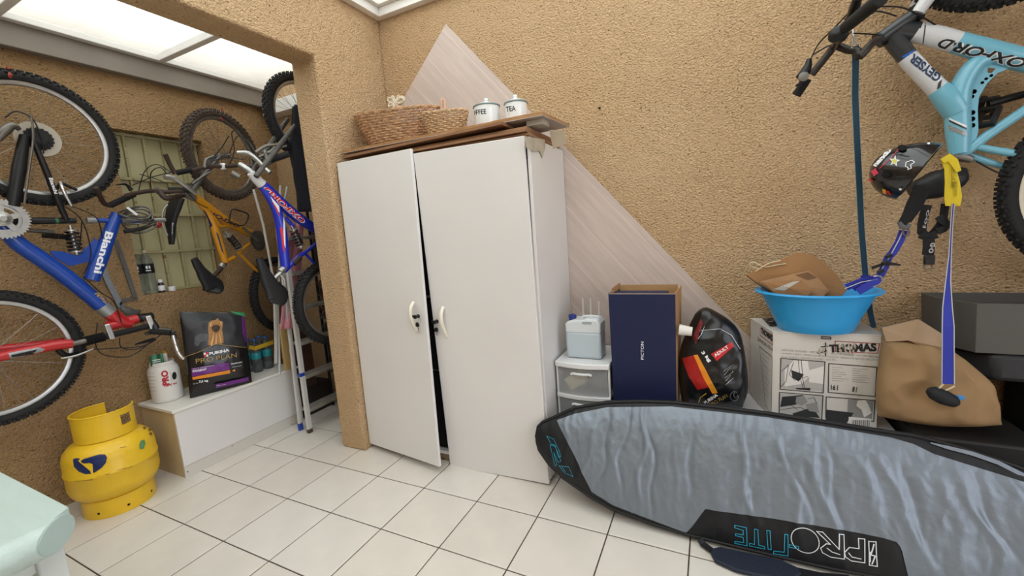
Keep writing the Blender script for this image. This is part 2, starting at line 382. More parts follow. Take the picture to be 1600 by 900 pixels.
for dd, F, hp, kp in ((dL, FL, [(646, 472), (641, 483), (643, 500), (651, 516)], (655, 497)), (dR, FR, [(692, 480), (689, 492), (691, 508), (698, 526)], (684, 505))):
    c, n = plane_of(F)
    hh = [atp(x, y, c+n*o, n) for (x, y), o in zip(hp, (0, .03, .03, 0))]
    G().tube(hh, [.009, .0085, .0085, .009], 10, smooth=6, side=n, flat=1.3).make('handle', CREAM, dd)
    k = atp(kp[0]-1, kp[1]-3, c, n)
    G().lathe([(.011, 0), (.012, .004), (.008, .006), (.007, .02), (.011, .022), (.011, .03), (0, .031)], k, n, 14).bar(k+n*.026-Vector((.017, 0, -.004)), k+n*.026+Vector((.01, 0, .006)), (0, 0, 1), .012, .006).make('lock', BLK, dd)
    k2 = atp(kp[0], kp[1]+9, c, n)
    g = G(); g.lathe([(0, 0), (.0125, .0), (.0125, .005), (0, .005)], k2+n*.012, n, 16).box(k2.x-.012, k2.x+.012, k2.y-.018, k2.y-.013, k2.z-.012, k2.z+.002); ky = g.make('key', BLK, dd, bevel=.001)
    G().bar(k2-Vector((0, .014, .010)), k2-Vector((-.002, .014, .033)), (1, 0, 0), .004, .0015).make('key_blade', M('key_steel', 'a8a6a0', .35, 1), ky) if False else G().bar(k2-Vector((0, .014, .010)), k2-Vector((-.002, .014, .033)), (1, 0, 0), .005, .002).make('key_blade', M('key_steel', 'a8a6a0', .35, 1), dd)
# masking tape hanging off the cabinet top corner
TAPE = M('old_tape', 'b9ae9b', .7, var=.2, vs=20)
def flap(pts, n, name, mat, par, th=.0015):
    g = G(); g.prism([Vector(p) for p in pts], Vector(n)*th); return g.make(name, mat, par, smooth=False)
t = [on(x, y, 0, CX1+.004) for x, y in ((820, 213), (851, 218), (851, 232), (847, 247), (843, 236), (832, 236), (822, 231))]
flap(t, (1, 0, 0), 'tape_flap', TAPE, cab)
# boards and flattened cartons lying on the cabinet
FIB = M('hardboard', '8f6748', .75, var=.25, vs=9, stretch=(1, 1, 8)); PLY = M('board_edge', 'a97f54', .7, var=.2, vs=20); CARD = M('corrugated_card', '9a7656', .85, var=.2, vs=8); GREYB = M('pale_board_underside', 'b9aca3', .7, var=.1, vs=4)
def sheet(name, label, x0, x1, y0, y1, za, zb, th, mat, rot=0, grp='flat boards and cartons piled on the cabinet'):
    # za: height at the left end, zb: height at the right end
    cx, cy = (x0+x1)/2, (y0+y1)/2; pts = []
    for dz in (0, th):
        for x, y in ((x0, y0), (x1, y0), (x1, y1), (x0, y1)):
            dx, dy = x-cx, y-cy; X = cx+dx*math.cos(rot)-dy*math.sin(rot); Y = cy+dx*math.sin(rot)+dy*math.cos(rot)
            pts.append((X, Y, za+(zb-za)*(x-x0)/(x1-x0)+dz))
    o = G().hexa(pts).make(name, mat, None, smooth=False); tag(o, label, 'board' if 'card' not in name else 'cardboard', grp); return o
sheet('flattened_carton', 'pale flattened carton lowest on the cabinet top at its left end', .735, 1.24, .275, .74, CH+.001, CH+.001, .012, M('pale_card', 'b7ab9c', .8, var=.1, vs=5))
sheet('fibreboard', 'brown hardboard sheet lowest in the pile above the right cabinet door', 1.27, 1.96, .265, .74, CH+.001, CH+.001, .009, FIB)
sheet('fibreboard', 'second brown hardboard sheet up from the cabinet top', .80, 1.97, .285, .74, CH+.0135, CH+.0135, .012, CARD)
sheet('fibreboard', 'third hardboard sheet up, its stepped end at the right of the pile', 1.0, 1.965, .262, .73, CH+.028, CH+.028, .012, FIB)
sheet('flattened_carton', 'folded brown carton fourth up in the pile on the cabinet', .86, 1.955, .30, .74, CH+.043, CH+.046, .014, CARD)
sheet('fibreboard', 'narrow dark strip of hardboard just under the top board', .76, 1.84, .262, .40, CH+.062, CH+.08, .014, FIB)
sheet('fibreboard', 'long brown board on the left half of the pile on the cabinet', .74, 1.30, .262, .70, CH+.041, CH+.0495, .009, FIB) if False else None
# the big top board and its grey underside
TZ0, TZ1 = CH+.10, CH+.116
tb = thing('shelf_board', 'wide wood-edged board topmost on the cabinet pile, carrying baskets and canisters', 'board', (1.4, .5, TZ0))
f0 = on(545, 246, 2, TZ0); f1 = on(852, 182, 2, TZ0); b1 = on(886, 199, 2, TZ0)
A = Vector((.725, f0.y if f0.y > .2 else .27, TZ0)); A.y = .295; B = Vector((2.035, .318, TZ0)); Cc = Vector((2.065, .65, TZ0)); D = Vector((.725, .74, TZ0))
def lift(p, d): return Vector((p[0], p[1], p[2]+d))
G().hexa([A, B, Cc, D, lift(A, .003), lift(B, .003), lift(Cc, .003), lift(D, .003)]).make('underside', GREYB, tb, smooth=False)
G().hexa([lift(p, .0032) for p in (A, B, Cc, D)]+[lift(p, .016) for p in (A, B, Cc, D)]).make('board', PLY, tb, smooth=False)
TOP = TZ0+.016
o = G().hexa([(1.735, .36, TOP+.001), (2.0, .36, TOP+.001), (2.0, .62, TOP+.001), (1.735, .62, TOP+.001), (1.735, .36, TOP+.016), (2.0, .36, TOP+.016), (2.0, .62, TOP+.016), (1.735, .62, TOP+.016)]).make('wooden_plank', PLY, None, bevel=.002)
tag(o, 'short thick plank on the right of the top board, under the tea canister', 'board')
o = G().box(1.93, 2.02, .36, .45, TZ0-.028, TZ0-.001).make('wood_offcut', M('offcut', 'b5aea3', .7, var=.1, vs=6), None, bevel=.002); tag(o, 'small pale wooden offcut wedged under the right end of the top board', 'wood block')
t = [on(x, y, 1, .40) for x, y in ((858, 203), (880, 203), (886, 225), (864, 232))]
o = flap(t, (0, 1, 0), 'carton_flap', M('torn_card', 'a5957f', .85, var=.15, vs=9), None, .004); setp(o, tb)
# wicker baskets
WICK = M('wicker', 'c39b76', .6, var=.45, vs=40); WICK2 = M('pale_wicker', 'cfae88', .6, var=.4, vs=40)
def basket(name, label, c, rx, ry, h, flare, mat, saddle, rows, n=44):
    b = thing(name, label, 'basket', c)
    def rad(th, z):
        k = 1-flare*(1-z/h); return rx*k*math.cos(th), ry*k*math.sin(th)
    def top(th): return h+saddle*math.cos(th)**2-(saddle*.8*math.cos(th))
    g = G(); ns = 240
    for i in range(rows):
        t = (i+.5)/rows; pts = []
        for j in range(ns):
            th = 2*PI*j/ns; z = t*top(th); x, y = rad(th, min(z, h*1.2)); wv = .0065*math.sin(th*n/2+(i % 2)*PI)
            L_ = math.hypot(x, y); pts.append(Vector(c)+Vector((x+x/L_*wv, y+y/L_*wv, z+.004)))
        g.tube(pts, h/rows*.44, 6, closed=True)
    g.make('weave', mat, b, kind='stuff')
    g = G()
    for j in range(n):
        th = 2*PI*(j+.5)/n; pts = []
        for k in range(7):
            z = top(th)*k/6; x, y = rad(th, min(z, h*1.2)); pts.append(Vector(c)+Vector((x, y, z+.002)))
        g.tube(pts, .0032, 5)
    g.make('stake', mat, b, kind='stuff')
    g = G()
    for q in (0, 1, 2):
        pts = []
        for j in range(96):
            th = 2*PI*j/96; x, y = rad(th, h); L_ = math.hypot(x, y); a = th*22+q*2.09; zz = top(th)+.004+.005*math.sin(a); rr = .005*math.cos(a)
            pts.append(Vector(c)+Vector((x+x/L_*rr, y+y/L_*rr, zz)))
        g.tube(pts, .0042, 5, closed=True)
    g.make('rim', mat, b)
    x, y = rad(0, 0); G().lathe([(0, .001), (1, .001), (1, .008), (0, .008)], c, (0, 0, 1), 32, ex=x, ey=ry*(1-flare)).make('base', mat, b)
    return b
bk = basket('wicker_basket', 'large brown oval wicker basket at the left end of the cabinet top', (1.04, .485, TOP+.001), .295, .175, .175, .30, WICK, .03, 13, 44)
basket('wicker_basket', 'smaller pale round wicker basket between the large basket and the coffee canister', (1.425, .405, TOP+.001), .135, .085, .105, .22, WICK2, .015, 10, 28)
# handle stub and cord bow
hp = on(690, 190, 1, .47); ht = on(690, 157, 1, .47)
G().tube([hp, hp+Vector((.004, 0, .03)), ht, ht+Vector((.012, .01, -.01)), hp+Vector((.03, .0, .0))], .008, 8, smooth=5).make('handle', M('pale_cane', 'd0a98e', .55), bk)
bx = on(619, 160, 1, .50); rope = M('rope_cream', 'd9cdb6', .8, bump=.3, bs=200)
g = G()
for k in range(5):
    a = PI*k/5; dx = Vector((math.cos(a), .3*math.sin(a*2), .5*math.sin(a)))
    g.tube([bx, bx+dx*.04+Vector((0, 0, .018)), bx+dx*.062, bx+dx*.03-Vector((0, 0, .012)), bx], .0055, 6, smooth=4)
    g.tube([bx, bx-dx*.04+Vector((0, 0, .016)), bx-dx*.06-Vector((0, 0, .004)), bx], .0055, 6, smooth=4)
g.make('rope_bow', rope, bk)
g = G(); g.tube([bx, bx+Vector((-.012, 0, -.045))], .007, 6).tube([bx, bx+Vector((.012, 0, -.045))], .007, 6); g.make('handle_stub', M('pale_cane', 'd0a98e', .55), bk)
# enamel canisters
EN = M('white_enamel', 'e9eef0', .16, coat=.5); ENR = M('grey_enamel_rim', '7a8f92', .3); INK = M('black_ink', '1a1a1c', .5)
def canister(label, c, r, h, word, px0, px1):
    t = thing('canister', label, 'canister', c, 'enamel canisters on the cabinet')
    body = G().lathe([(r*.97, 0), (r, .004), (r, h)], c, seg=40).make('body', EN, t)
    G().lathe([(r, h-.002), (r+.003, h), (r+.003, h+.004), (r*.6, h+.018), (r*.22, h+.024), (.012, h+.027), (.009, h+.031), (.013, h+.036), (.009, h+.044), (0, h+.046)], c, seg=40).make('lid', EN, t)
    G().lathe([(r+.001, h-.004), (r+.0045, h-.002), (r+.0045, h+.003), (r+.001, h+.003)], c, seg=40, cap=False).make('rim', ENR, t)
    cc = Vector(c); n = (CAM-cc); n.z = 0; n.normalize(); P0 = cc+n*r
    a = atp(*px0, P0, n); b = atp(*px1, P0, n)
    text(word, a, b, .026, n, INK, t, body, bold=.02)
    return t
canister('white enamel coffee canister with a domed lid on the top board', (1.652, .475, TOP+.001), .071, .125, 'COFFEE', (731, 181), (760, 178))
canister('white enamel tea canister, the smaller one, on the short plank', (1.822, .49, TOP+.0175), .060, .098, 'TEA', (791, 175), (806, 173))
# the big laminate sheet leaning in the corner behind the cabinet
LAM = bpy.data.materials.new('pinkish_laminate'); LAM.use_nodes = True
nt = LAM.node_tree; N = nt.nodes; L = nt.links; b = N['Principled BSDF']; b.inputs['Roughness'].default_value = .42
tc = N.new('ShaderNodeTexCoord'); mp = N.new('ShaderNodeMapping'); mp.inputs['Rotation'].default_value = (0, math.radians(-49.2), 0); L.new(tc.outputs['Object'], mp.inputs[0])
sp = N.new('ShaderNodeSeparateXYZ'); L.new(mp.outputs[0], sp.inputs[0])
# printed plank joints across the narrow direction
mm = N.new('ShaderNodeMath'); mm.operation = 'MULTIPLY'; mm.inputs[1].default_value = 1/.19; L.new(sp.outputs['Z'], mm.inputs[0])
fr = N.new('ShaderNodeMath'); fr.operation = 'FRACT'; L.new(mm.outputs[0], fr.inputs[0])
lt = N.new('ShaderNodeMath'); lt.operation = 'LESS_THAN'; lt.inputs[1].default_value = .018; L.new(fr.outputs[0], lt.inputs[0])
mp2 = N.new('ShaderNodeMapping'); mp2.inputs['Scale'].default_value = (1.2, 1, 14); L.new(mp.outputs[0], mp2.inputs[0])
ns = N.new('ShaderNodeTexNoise'); ns.inputs['Scale'].default_value = 3; ns.inputs['Detail'].default_value = 7; L.new(mp2.outputs[0], ns.inputs[0])
cr = N.new('ShaderNodeValToRGB'); cr.color_ramp.elements[0].color = rgb('bfaea5'); cr.color_ramp.elements[1].color = rgb('cdbdb4'); cr.color_ramp.elements[0].position = .3; cr.color_ramp.elements[1].position = .7; L.new(ns.outputs[0], cr.inputs[0])
mx = N.new('ShaderNodeMix'); mx.data_type = 'RGBA'; L.new(lt.outputs[0], mx.inputs[0]); L.new(cr.outputs[0], mx.inputs[6]); mx.inputs[7].default_value = rgb('dacabf'); L.new(mx.outputs[2], b.inputs['Base Color'])
ap = on(697, 38, 1, .764); d1 = Vector((.653, 0, -.757)); d2 = Vector((-.72, 0, -.69)); wdt = (ap.x-PX1-.004)/.72
lo = ap+d1*2.82; p4 = [ap, lo, lo+d2*wdt*.85, ap+d2*wdt]
o = G().prism(p4, (0, -.005, 0)).make('laminate_sheet', LAM, None, smooth=False); tag(o, 'large pinkish laminate board stood on its corner behind the white cabinet', 'board')
# ================================================================ BICYCLES
RUB = M('tyre_rubber', '1d1d1e', .75, var=.25, vs=30, bump=.2, bs=120); RUBO = M('dusty_tyre_rubber', '4a3f36', .85, var=.3, vs=18, bump=.2, bs=120)
CHR = M('worn_alloy', 'b9b9b6', .35, .85, var=.15, vs=30); CHRD = M('dull_steel', '7f7b75', .45, .8, var=.25, vs=30); BKM = M('black_metal', '1b1b1d', .4, .2)
BKR = M('grip_rubber', '161617', .8); CABLE = M('cable_black', '141416', .5); RUSTB = M('rusty_handlebar', '43342d', .6, .3, var=.35, vs=40)
SADD = M('saddle_vinyl', '1b1c1f', .5, bump=.1, bs=200); SPK = M('spoke_steel', '8e8c88', .35, .9); PLATE = M('clear_disc_plastic', 'cfcabd', .3, alpha=.55)
REDR = M('red_reflector', 'b31418', .25)
Z = Vector((0, 0, 1))
def wheel(par, c, h, R, wd=.05, tyre=RUB, rimm=CHR, ns=32, casr=0, disc=0, knobs=64, side=1, label=None):
    c = Vector(c); h = Vector(h).normalized(); n = h.cross(Z).normalized(); r = wd/2
    g = G(); pr_ = []
    for k in range(13):
        a = -2.5+5.0*k/12; pr_.append((R-r-.004+math.cos(a)*r, math.sin(a)*r))
    g.lathe(pr_, c, n, 72, cap=False, xref=h)
    for i in range(knobs):
        for (da, w_, x, l) in ((0, .016, .0, .013), (.5, .012, .014, .012), (.5, .012, -.014, .012), (0, .010, .0225, .011), (0, .010, -.0225, .011)):
            a = 2*PI*(i+da)/knobs; d = h*math.cos(a)+Z*math.sin(a); t = -h*math.sin(a)+Z*math.cos(a)
            base = R-r-.004+math.sqrt(max(0, r*r-x*x)); up = (d*max(.1, (r*r-x*x))**.5+n*x) if False else d
            p = c+d*(base-.003)+n*x; q = p+d*(.010 if abs(x) < .02 else .006)+n*(x*.35)
            g.bar(p, q, t, l*.95, w_*.9 if False else w_)
    w = g.make('wheel', tyre, par, label=label, fixn=False)
    ri = R-wd-.002
    G().lathe([(ri+.006, -.012), (ri-.002, -.0135), (ri-.014, -.009), (ri-.018, 0), (ri-.014, .009), (ri-.002, .0135), (ri+.006, .012)], c, n, 64, cap=False, xref=h).make('rim', rimm, w, fixn=False)
    g = G()
    for i in range(ns):
        a = 2*PI*i/ns; b = a+(.55 if i % 4 < 2 else -.55); sd = 1 if i % 2 else -1
        p = c+(h*math.cos(b)+Z*math.sin(b))*.02+n*(.028*sd); q = c+(h*math.cos(a)+Z*math.sin(a))*(ri-.015)
        g.tube([p, q], .0011, 4)
    g.make('spokes', SPK, w, kind='stuff', smooth=False, fixn=False)
    g = G(); g.lathe([(.005, -.055), (.009, -.05), (.009, -.035), (.022, -.032), (.022, -.027), (.014, -.022), (.014, .022), (.022, .027), (.022, .032), (.009, .035), (.009, .05), (.005, .055)], c, n, 20, xref=h).make('hub', CHRD, w)
    if disc: G().lathe([(.02, 0), (disc, .004), (disc, .006), (.02, .002)], c+n*(side*.022), n, 40, cap=False).make('spoke_guard', PLATE, w)
    if casr:
        g = G()
        for k in range(7): toothed(g, c+n*(side*(.030+.0045*k)), n, casr-.0045*k, 18, .003, .0022)
        g.make('cassette', BKM, w)
    return w
def toothed(g, c, n, r, nt, th, amp, hole=0, seg=4):
    c = Vector(c); n = Vector(n).normalized(); u = n.orthogonal().normalized(); v = n.cross(u); o = []; ii = []
    m_ = nt*4
    for i in range(m_):
        a = 2*PI*i/m_; rr = r+(amp if i % 4 in (0, 1) else -amp); o.append(c+(u*math.cos(a)+v*math.sin(a))*rr); ii.append(c+(u*math.cos(a)+v*math.sin(a))*hole)
    vs = o+ii+[p+n*th for p in o]+[p+n*th for p in ii]; fs = []
    for i in range(m_):
        j = (i+1) % m_; fs += [(i, j, m_+j, m_+i), (2*m_+i, 3*m_+i, 3*m_+j, 2*m_+j), (i, 2*m_+i, 2*m_+j, j), (m_+i, m_+j, 3*m_+j, 3*m_+i)]
    g.add(vs, fs)
def helix(g, a, b, r, turns, wr):
    a = Vector(a); b = Vector(b); d = (b-a); u = d.orthogonal().normalized(); v = d.normalized().cross(u); N_ = int(turns*12)
    g.tube([a+d*(i/N_)+(u*math.cos(2*PI*turns*i/N_)+v*math.sin(2*PI*turns*i/N_))*r for i in range(N_+1)], wr, 6)
def shock(par, a, b, r=.022, wr=.005, col=BKM):
    a = Vector(a); b = Vector(b); s_ = G().tube([a, b], .009, 10).make('shock', CHR, par); d = (b-a).normalized()
    g = G(); helix(g, a+(b-a)*.22, a+(b-a)*.85, r, 5, wr); g.make('coil_spring', col, s_)
    for q in (.16, .87): G().lathe([(.012, 0), (r+.004, .0), (r+.004, .007), (.012, .007)], a+(b-a)*q, d, 18).make('spring_seat', CHR, s_)
    return s_
class Bike:
    def __init__(s, name, label, p, n, loc):
        s.n = Vector(n).normalized(); s.p = Vector(p); s.t = thing('bicycle', label, 'bicycle', loc)
    def P(s, px, py, off=0): return atp(px, py, s.p+s.n*off, s.n)
    def L(s, pts, off=0): return [s.P(q[0], q[1], q[2] if len(q) > 2 else off) for q in pts]
    def tube(s, name, pts, r, mat, par=None, smooth=4, seg=22, off=0, flat=1.0, bevel=0, label=None):
        return G().tube(s.L(pts, off), r, seg, smooth=smooth, side=s.n, flat=flat).make(name, mat, par or s.t, label=label)
    def cable(s, pts, r=.0028, mat=None, name='cable', par=None): return G().tube(s.L(pts), r, 6, smooth=6).make(name, mat or CABLE, par or s.t)
    def text(s, w, p0, p1, h, mat, tgt, off=.04, **k): return text(w, s.P(*p0, off), s.P(*p1, off), h, s.n, mat, tgt, tgt, **k)
    def poly(s, polys, mat, tgt, off=.04, name='stripe'): return poly([s.L(q, off) for q in polys], s.n, mat, tgt, tgt, name)
    def plate(s, name, pts, th, mat, par=None, off=0, bevel=.002, label=None): return G().prism(s.L(pts, off-th/2), s.n*th).make(name, mat, par or s.t, bevel=bevel, smooth=False, label=label)
    def clampband(s, px, py, px2, py2, r, mat, par=None, off=0, name='clamp'): return G().tube([s.P(px, py, off), s.P(px2, py2, off)], r, 16).make(name, mat, par or s.t, bevel=.001)
def saddle(par, pts, ws, hs, side, mat=SADD):
    pts = [Vector(p) for p in pts]; n_ = len(pts); P2 = []; W2 = []; H2 = []
    for i in range(n_-1):
        for k in range(5):
            t = k/5; p0, p1, p2, p3 = pts[max(i-1, 0)], pts[i], pts[i+1], pts[min(i+2, n_-1)]
            P2.append(.5*((2*p1)+(-p0+p2)*t+(2*p0-5*p1+4*p2-p3)*t*t+(-p0+3*p1-3*p2+p3)*t**3)); tt = t*t*(3-2*t); W2.append(ws[i]*(1-tt)+ws[i+1]*tt); H2.append(hs[i]*(1-tt)+hs[i+1]*tt)
    P2.append(pts[-1]); W2.append(ws[-1]); H2.append(hs[-1]); g = G(); sg = 16
    for i, p in enumerate(P2):
        d = (P2[min(i+1, len(P2)-1)]-P2[max(i-1, 0)]).normalized(); u = Vector(side); u = (u-d*u.dot(d)).normalized(); v = d.cross(u)
        for j in range(sg):
            a = 2*PI*j/sg; cx = math.copysign(abs(math.cos(a))**.7, math.cos(a)); sy = math.copysign(abs(math.sin(a))**.7, math.sin(a)); g.v.append(tuple(p+u*(cx*W2[i])+v*(sy*H2[i])))
    for i in range(len(P2)-1):
        for j in range(sg): g.f.append((i*sg+j, i*sg+(j+1) % sg, (i+1)*sg+(j+1) % sg, (i+1)*sg+j))
    g.f.append(tuple(range(sg))[::-1]); g.f.append(tuple((len(P2)-1)*sg+j for j in range(sg)))
    return g.make('saddle', mat, par)
def pedal(par, p, ax, mat=BKM):
    p = Vector(p); g = G(); ax = Vector(ax).normalized(); u = ax.cross(Z).normalized()
    g.bar(p, p+ax*.09, u, .014, .014); g.bar(p+ax*.015-u*.045, p+ax*.015+u*.045, ax, .014, .02); g.bar(p+ax*.085-u*.045, p+ax*.085+u*.045, ax, .014, .02); g.bar(p+ax*.01+u*.042, p+ax*.09+u*.042, u, .012, .02); g.bar(p+ax*.01-u*.042, p+ax*.09-u*.042, u, .012, .02)
    return g.make('pedal', mat, par, bevel=.001)

# ---- blue and red bicycle hung on the left wall
BLUE = M('gloss_blue_paint', '16439f', .28, coat=.4); REDP = M('gloss_red_paint', 'b8242a', .3, coat=.4); SILP = M('silver_paint', '9da0a2', .35, .5); WHT = M('white_print', 'e9ebee', .4); YEL = M('yellow_print', 'd8b13a', .4)
B1 = Bike('bicycle', 'blue and red full-suspension bicycle hung by its wheel on the left wall nearest the camera', (-.335, 0, 0), (1, 0, 0), (-.335, -.85, .59))
t = B1.t; hx = Vector((0, 1, 0))
W1 = wheel(t, (-.335, -.690, 1.988), hx, .329, .052, casr=.055, disc=.085, side=1)
W2 = wheel(t, (-.350, -1.000, .928), hx, .330, .052, side=1)
fr = B1.tube('frame', [(2, 352), (28, 380), (62, 403), (100, 430), (140, 462), (158, 478)], [.030, .036, .038, .039, .038, .036], BLUE)
B1.tube('tube', [(158, 478), (172, 489)], [.0365, .0365], SILP, fr, smooth=0); B1.tube('tube', [(172, 489), (190, 502), (205, 506)], [.0365, .034, .03], REDP, fr, smooth=2)
B1.tube('head_tube', [(165, 511), (214, 498)], .028, REDP, fr, smooth=0)
st = B1.tube('seat_tube', [(183, 334), (172, 362), (158, 400), (143, 438)], [.026, .032, .036, .034], BLUE, fr)
B1.text('Bianchi', (165, 361), (146, 426), .034, WHT, st, bold=.035)
B1.text('PEWEE DXT', (147, 459), (182, 490), .016, YEL, fr, bold=.02, shear=.3)
tb_ = B1.tube('cross_tube', [(148, 344), (185, 345), (228, 345)], .013, BLUE, fr, smooth=0); B1.tube('collar', [(135, 344), (150, 344)], .0165, SILP, fr, smooth=0)
B1.plate('gusset', [(76, 392), (96, 393), (120, 400), (148, 372), (156, 385), (142, 408), (108, 416), (84, 402)], .012, BLUE, fr)
for q in (((100, 400), (108, 411)), ((118, 409), (133, 403)), ((126, 396), (143, 389))): pass
B1.tube('seat_post', [(190, 345), (258, 344)], .0135, CHR, smooth=0)
B1.clampband(226, 344, 236, 344, .019, BKM)
sd = saddle(t, B1.L([(277, 312), (272, 325), (267, 345), (268, 365), (268, 382)]), [.072, .07, .05, .028, .018], [.020, .022, .02, .017, .012], (1, 0, 0))
B1.text('Bianchi', (269, 348), (268, 366), .006, WHT, sd, off=.09, dense=.02)
B1.tube('saddle_rail', [(262, 320), (255, 330), (254, 350), (262, 368)], .0045, CHR)
B1.tube('rear_reflector', [(246, 350, .04), (246, 354, .045)], [.022, .018], REDR, smooth=0, seg=18)
# coiled cable lock
lk = None; g = G()
for k in range(5):
    cx_, cy_ = 210+k*2.5, 333+k*5; pts = [B1.P(cx_+26*math.cos(a), cy_+9*math.sin(a)+3*math.sin(a*2+k), .02+.045*math.sin(a+.3*k)) for a in [2*PI*i/22 for i in range(22)]]
    g.tube(pts, .0055, 7, closed=True)
lk = g.make('lock_cable', M('smoked_cable_sheath', '4b4742', .3, coat=.5), None)
tag(lk, 'coiled grey cable lock wrapped round the blue bicycle seat post', 'cable lock')
B1k = G().tube(B1.L([(194, 362, .05), (222, 357, .055), (240, 349, .05)]), [.011, .012, .009], 10, smooth=4).make('lock_barrel', BKR, lk)
G().prism(B1.L([(197, 325, .075), (200, 323, .075), (216, 335, .075), (213, 337, .075)]), Vector((.001, 0, 0))).make('lock_sticker', WHT, lk, smooth=False)
# rear swing arm
sw = B1.tube('swingarm', [(38, 212, .05), (30, 262, .055), (20, 322, .05)], [.018, .026, .024], BKM)
s2 = B1.tube('seat_stay', [(50, 215, .05), (70, 262, .055), (88, 308, .05), (104, 344, .03)], [.011, .014, .014, .012], BKM, sw)
B1.text('Bianchi', (76, 278), (85, 303), .014, WHT, s2, off=.09, bold=.03)
B1.tube('lower_link', [(16, 345, .02), (50, 345, .02), (118, 345, .02)], [.02, .018, .015], BKM, sw, smooth=0)
B1.tube('band', [(80, 345, .02), (90, 345, .02)], .0165, M('green_band', '2f6a4a', .4), sw, smooth=0)
shock(t, B1.P(109, 352), B1.P(120, 398), .026, .0055)
# crankset
ck = G(); toothed(ck, B1.P(3, 342, .062), (1, 0, 0), .092, 40, .003, .0035, .066); toothed(ck, B1.P(3, 342, .054), (1, 0, 0), .074, 32, .003, .0035, .052)
for k in range(5):
    a = 2*PI*k/5+.3; c0 = B1.P(3, 342, .060); ck.bar(c0+Vector((0, math.cos(a)*.02, math.sin(a)*.02)), c0+Vector((0, math.cos(a)*.072, math.sin(a)*.072)), (0, -math.sin(a), math.cos(a)), .024, .006)
ck.lathe([(.034, -.03), (.034, .008), (.02, .012), (.012, .02), (0, .02)], B1.P(3, 342, .055), (1, 0, 0), 24)
cs = ck.make('crankset', CHR, t)
B1.tube('crank_arm', [(20, 355, -.05), (50, 360, -.06), (84, 363, -.07)], [.012, .011, .013], CHRD, cs, smooth=0); pedal(cs, B1.P(76, 368, -.08), (.5, .3, -.1))
B1.tube('chain', [(48, 178, .07), (52, 214, .07), (46, 262, .075), (38, 318, .065)], .005, CHRD, seg=6)
B1.tube('derailleur', [(-4, 218, .06), (8, 204, .07), (20, 196, .07), (30, 202, .06)], [.014, .02, .016, .01], CHRD)
B1.tube('derailleur_cable', [(8, 184, .06), (25, 174, .07), (52, 187, .07), (66, 222, .06), (68, 240, .05)], .003, CABLE)
# V brake of the rear wheel
B1.tube('brake_arm', [(94, 284, .05), (100, 300, .06), (112, 322, .05)], [.007, .009, .006], M('polished_alloy', 'd9dadb', .2, .9), smooth=3)
B1.tube('brake_pad', [(86, 300, .035), (94, 285, .035), (120, 297, .035)], .008, BKR, smooth=0)
# fork: twin crowns, stanchions, rubber boot, red lower legs
fk = B1.tube('fork', [(160, 527, .045), (234, 509, .045)], .0165, BKR, smooth=0)
bt = G(); a = B1.P(134, 533, .045); b_ = B1.P(162, 526, .045)
N_ = 9; bt.tube([a+(b_-a)*(i/(2*N_)) for i in range(2*N_+1)], [.018 if i % 2 else .027 for i in range(2*N_+1)], 16).make('rubber_boot', BKR, fk)
B1.tube('stanchion', [(110, 538, .045), (182, 521, .045)], .014, CHRD, fk, smooth=0)
lg = B1.tube('lower_leg', [(112, 537, .045), (85, 540, .045), (40, 549, .045), (-20, 562, .045), (-62, 573, .045)], [.024, .025, .024, .022, .016], REDP, fk)
B1.poly([[(16, 561), (13, 552), (60, 543), (70, 545), (64, 552)]], SILP, lg, off=.1, name='fork_panel'); B1.poly([[(18, 558), (17, 555), (58, 546), (52, 553)]], BKM, lg, off=.11, name='fork_panel')
B1.tube('lower_leg', [(104, 533, -.06), (70, 538, -.06), (-20, 548, -.06), (-62, 560, -.06)], [.02, .022, .02, .016], REDP, fk)
B1.tube('brake_arch', [(90, 546, .045), (104, 556, .03), (122, 552, 0), (133, 546, -.03)], [.012, .014, .012, .01], BKM, fk); B1.tube('brake_lever_arm', [(95, 560, .06), (118, 556, .06), (146, 545, .06)], [.004, .006, .003], CHR, fk)
for x, y, x2, y2 in ((158, 507, 167, 528), (222, 494, 231, 514)): B1.plate('fork_crown', [(x-4, y), (x+5, y-2), (x2+5, y2), (x2-4, y2+2)], .07, M('polished_alloy', 'd9dadb', .2, .9), fk, off=.03, bevel=.004)
B1.tube('steerer', [(214, 498), (238, 494)], [.027, .024], BKM, fk, smooth=0)
B1.tube('stem', [(230, 496, .02), (240, 506, .05), (247, 520, .08)], [.018, .017, .02], BKM)
hb = B1.tube('handlebar', [(228, 522, .02), (250, 515, .08), (262, 516, .12), (272, 520, .16)], [.012, .013, .013, .014], CHRD)
B1.tube('grip', [(235, 518, .06), (268, 520, .16)], .016, BKR, hb, smooth=0); B1.tube('bar_end', [(270, 524, .17), (274, 538, .18), (279, 552, .2), (287, 561, .21)], [.014, .012, .012, .010], M('polished_alloy', 'd9dadb', .2, .9), hb)
G().lathe([(.016, -.006), (.016, .010), (.010, .012), (0, .012)], B1.P(271, 525, .17), (1, -.3, 0), 16).make('bar_plug', BKR, hb)
B1.tube('brake_lever', [(240, 530, .10), (226, 534, .12), (212, 538, .14)], [.01, .008, .005], BKM, hb)
for c in ([(152, 505, .03), (150, 540, .05), (165, 555, .06), (205, 556, .06), (240, 530, .1)], [(140, 546, .05), (180, 544, .05), (225, 540, .07), (252, 522, .1)], [(187, 528, .04), (190, 543, .05), (215, 545, .06), (245, 530, .1)],
          [(130, 432, .04), (155, 455, .045), (178, 472, .045), (190, 505, .045)], [(98, 320, .05), (128, 345, .05), (142, 395, .05), (131, 428, .04)], [(112, 322, .05), (150, 340, .05), (160, 372, .03)], [(128, 345, .02), (126, 372, 0), (122, 400, 0)]): B1.cable(c)
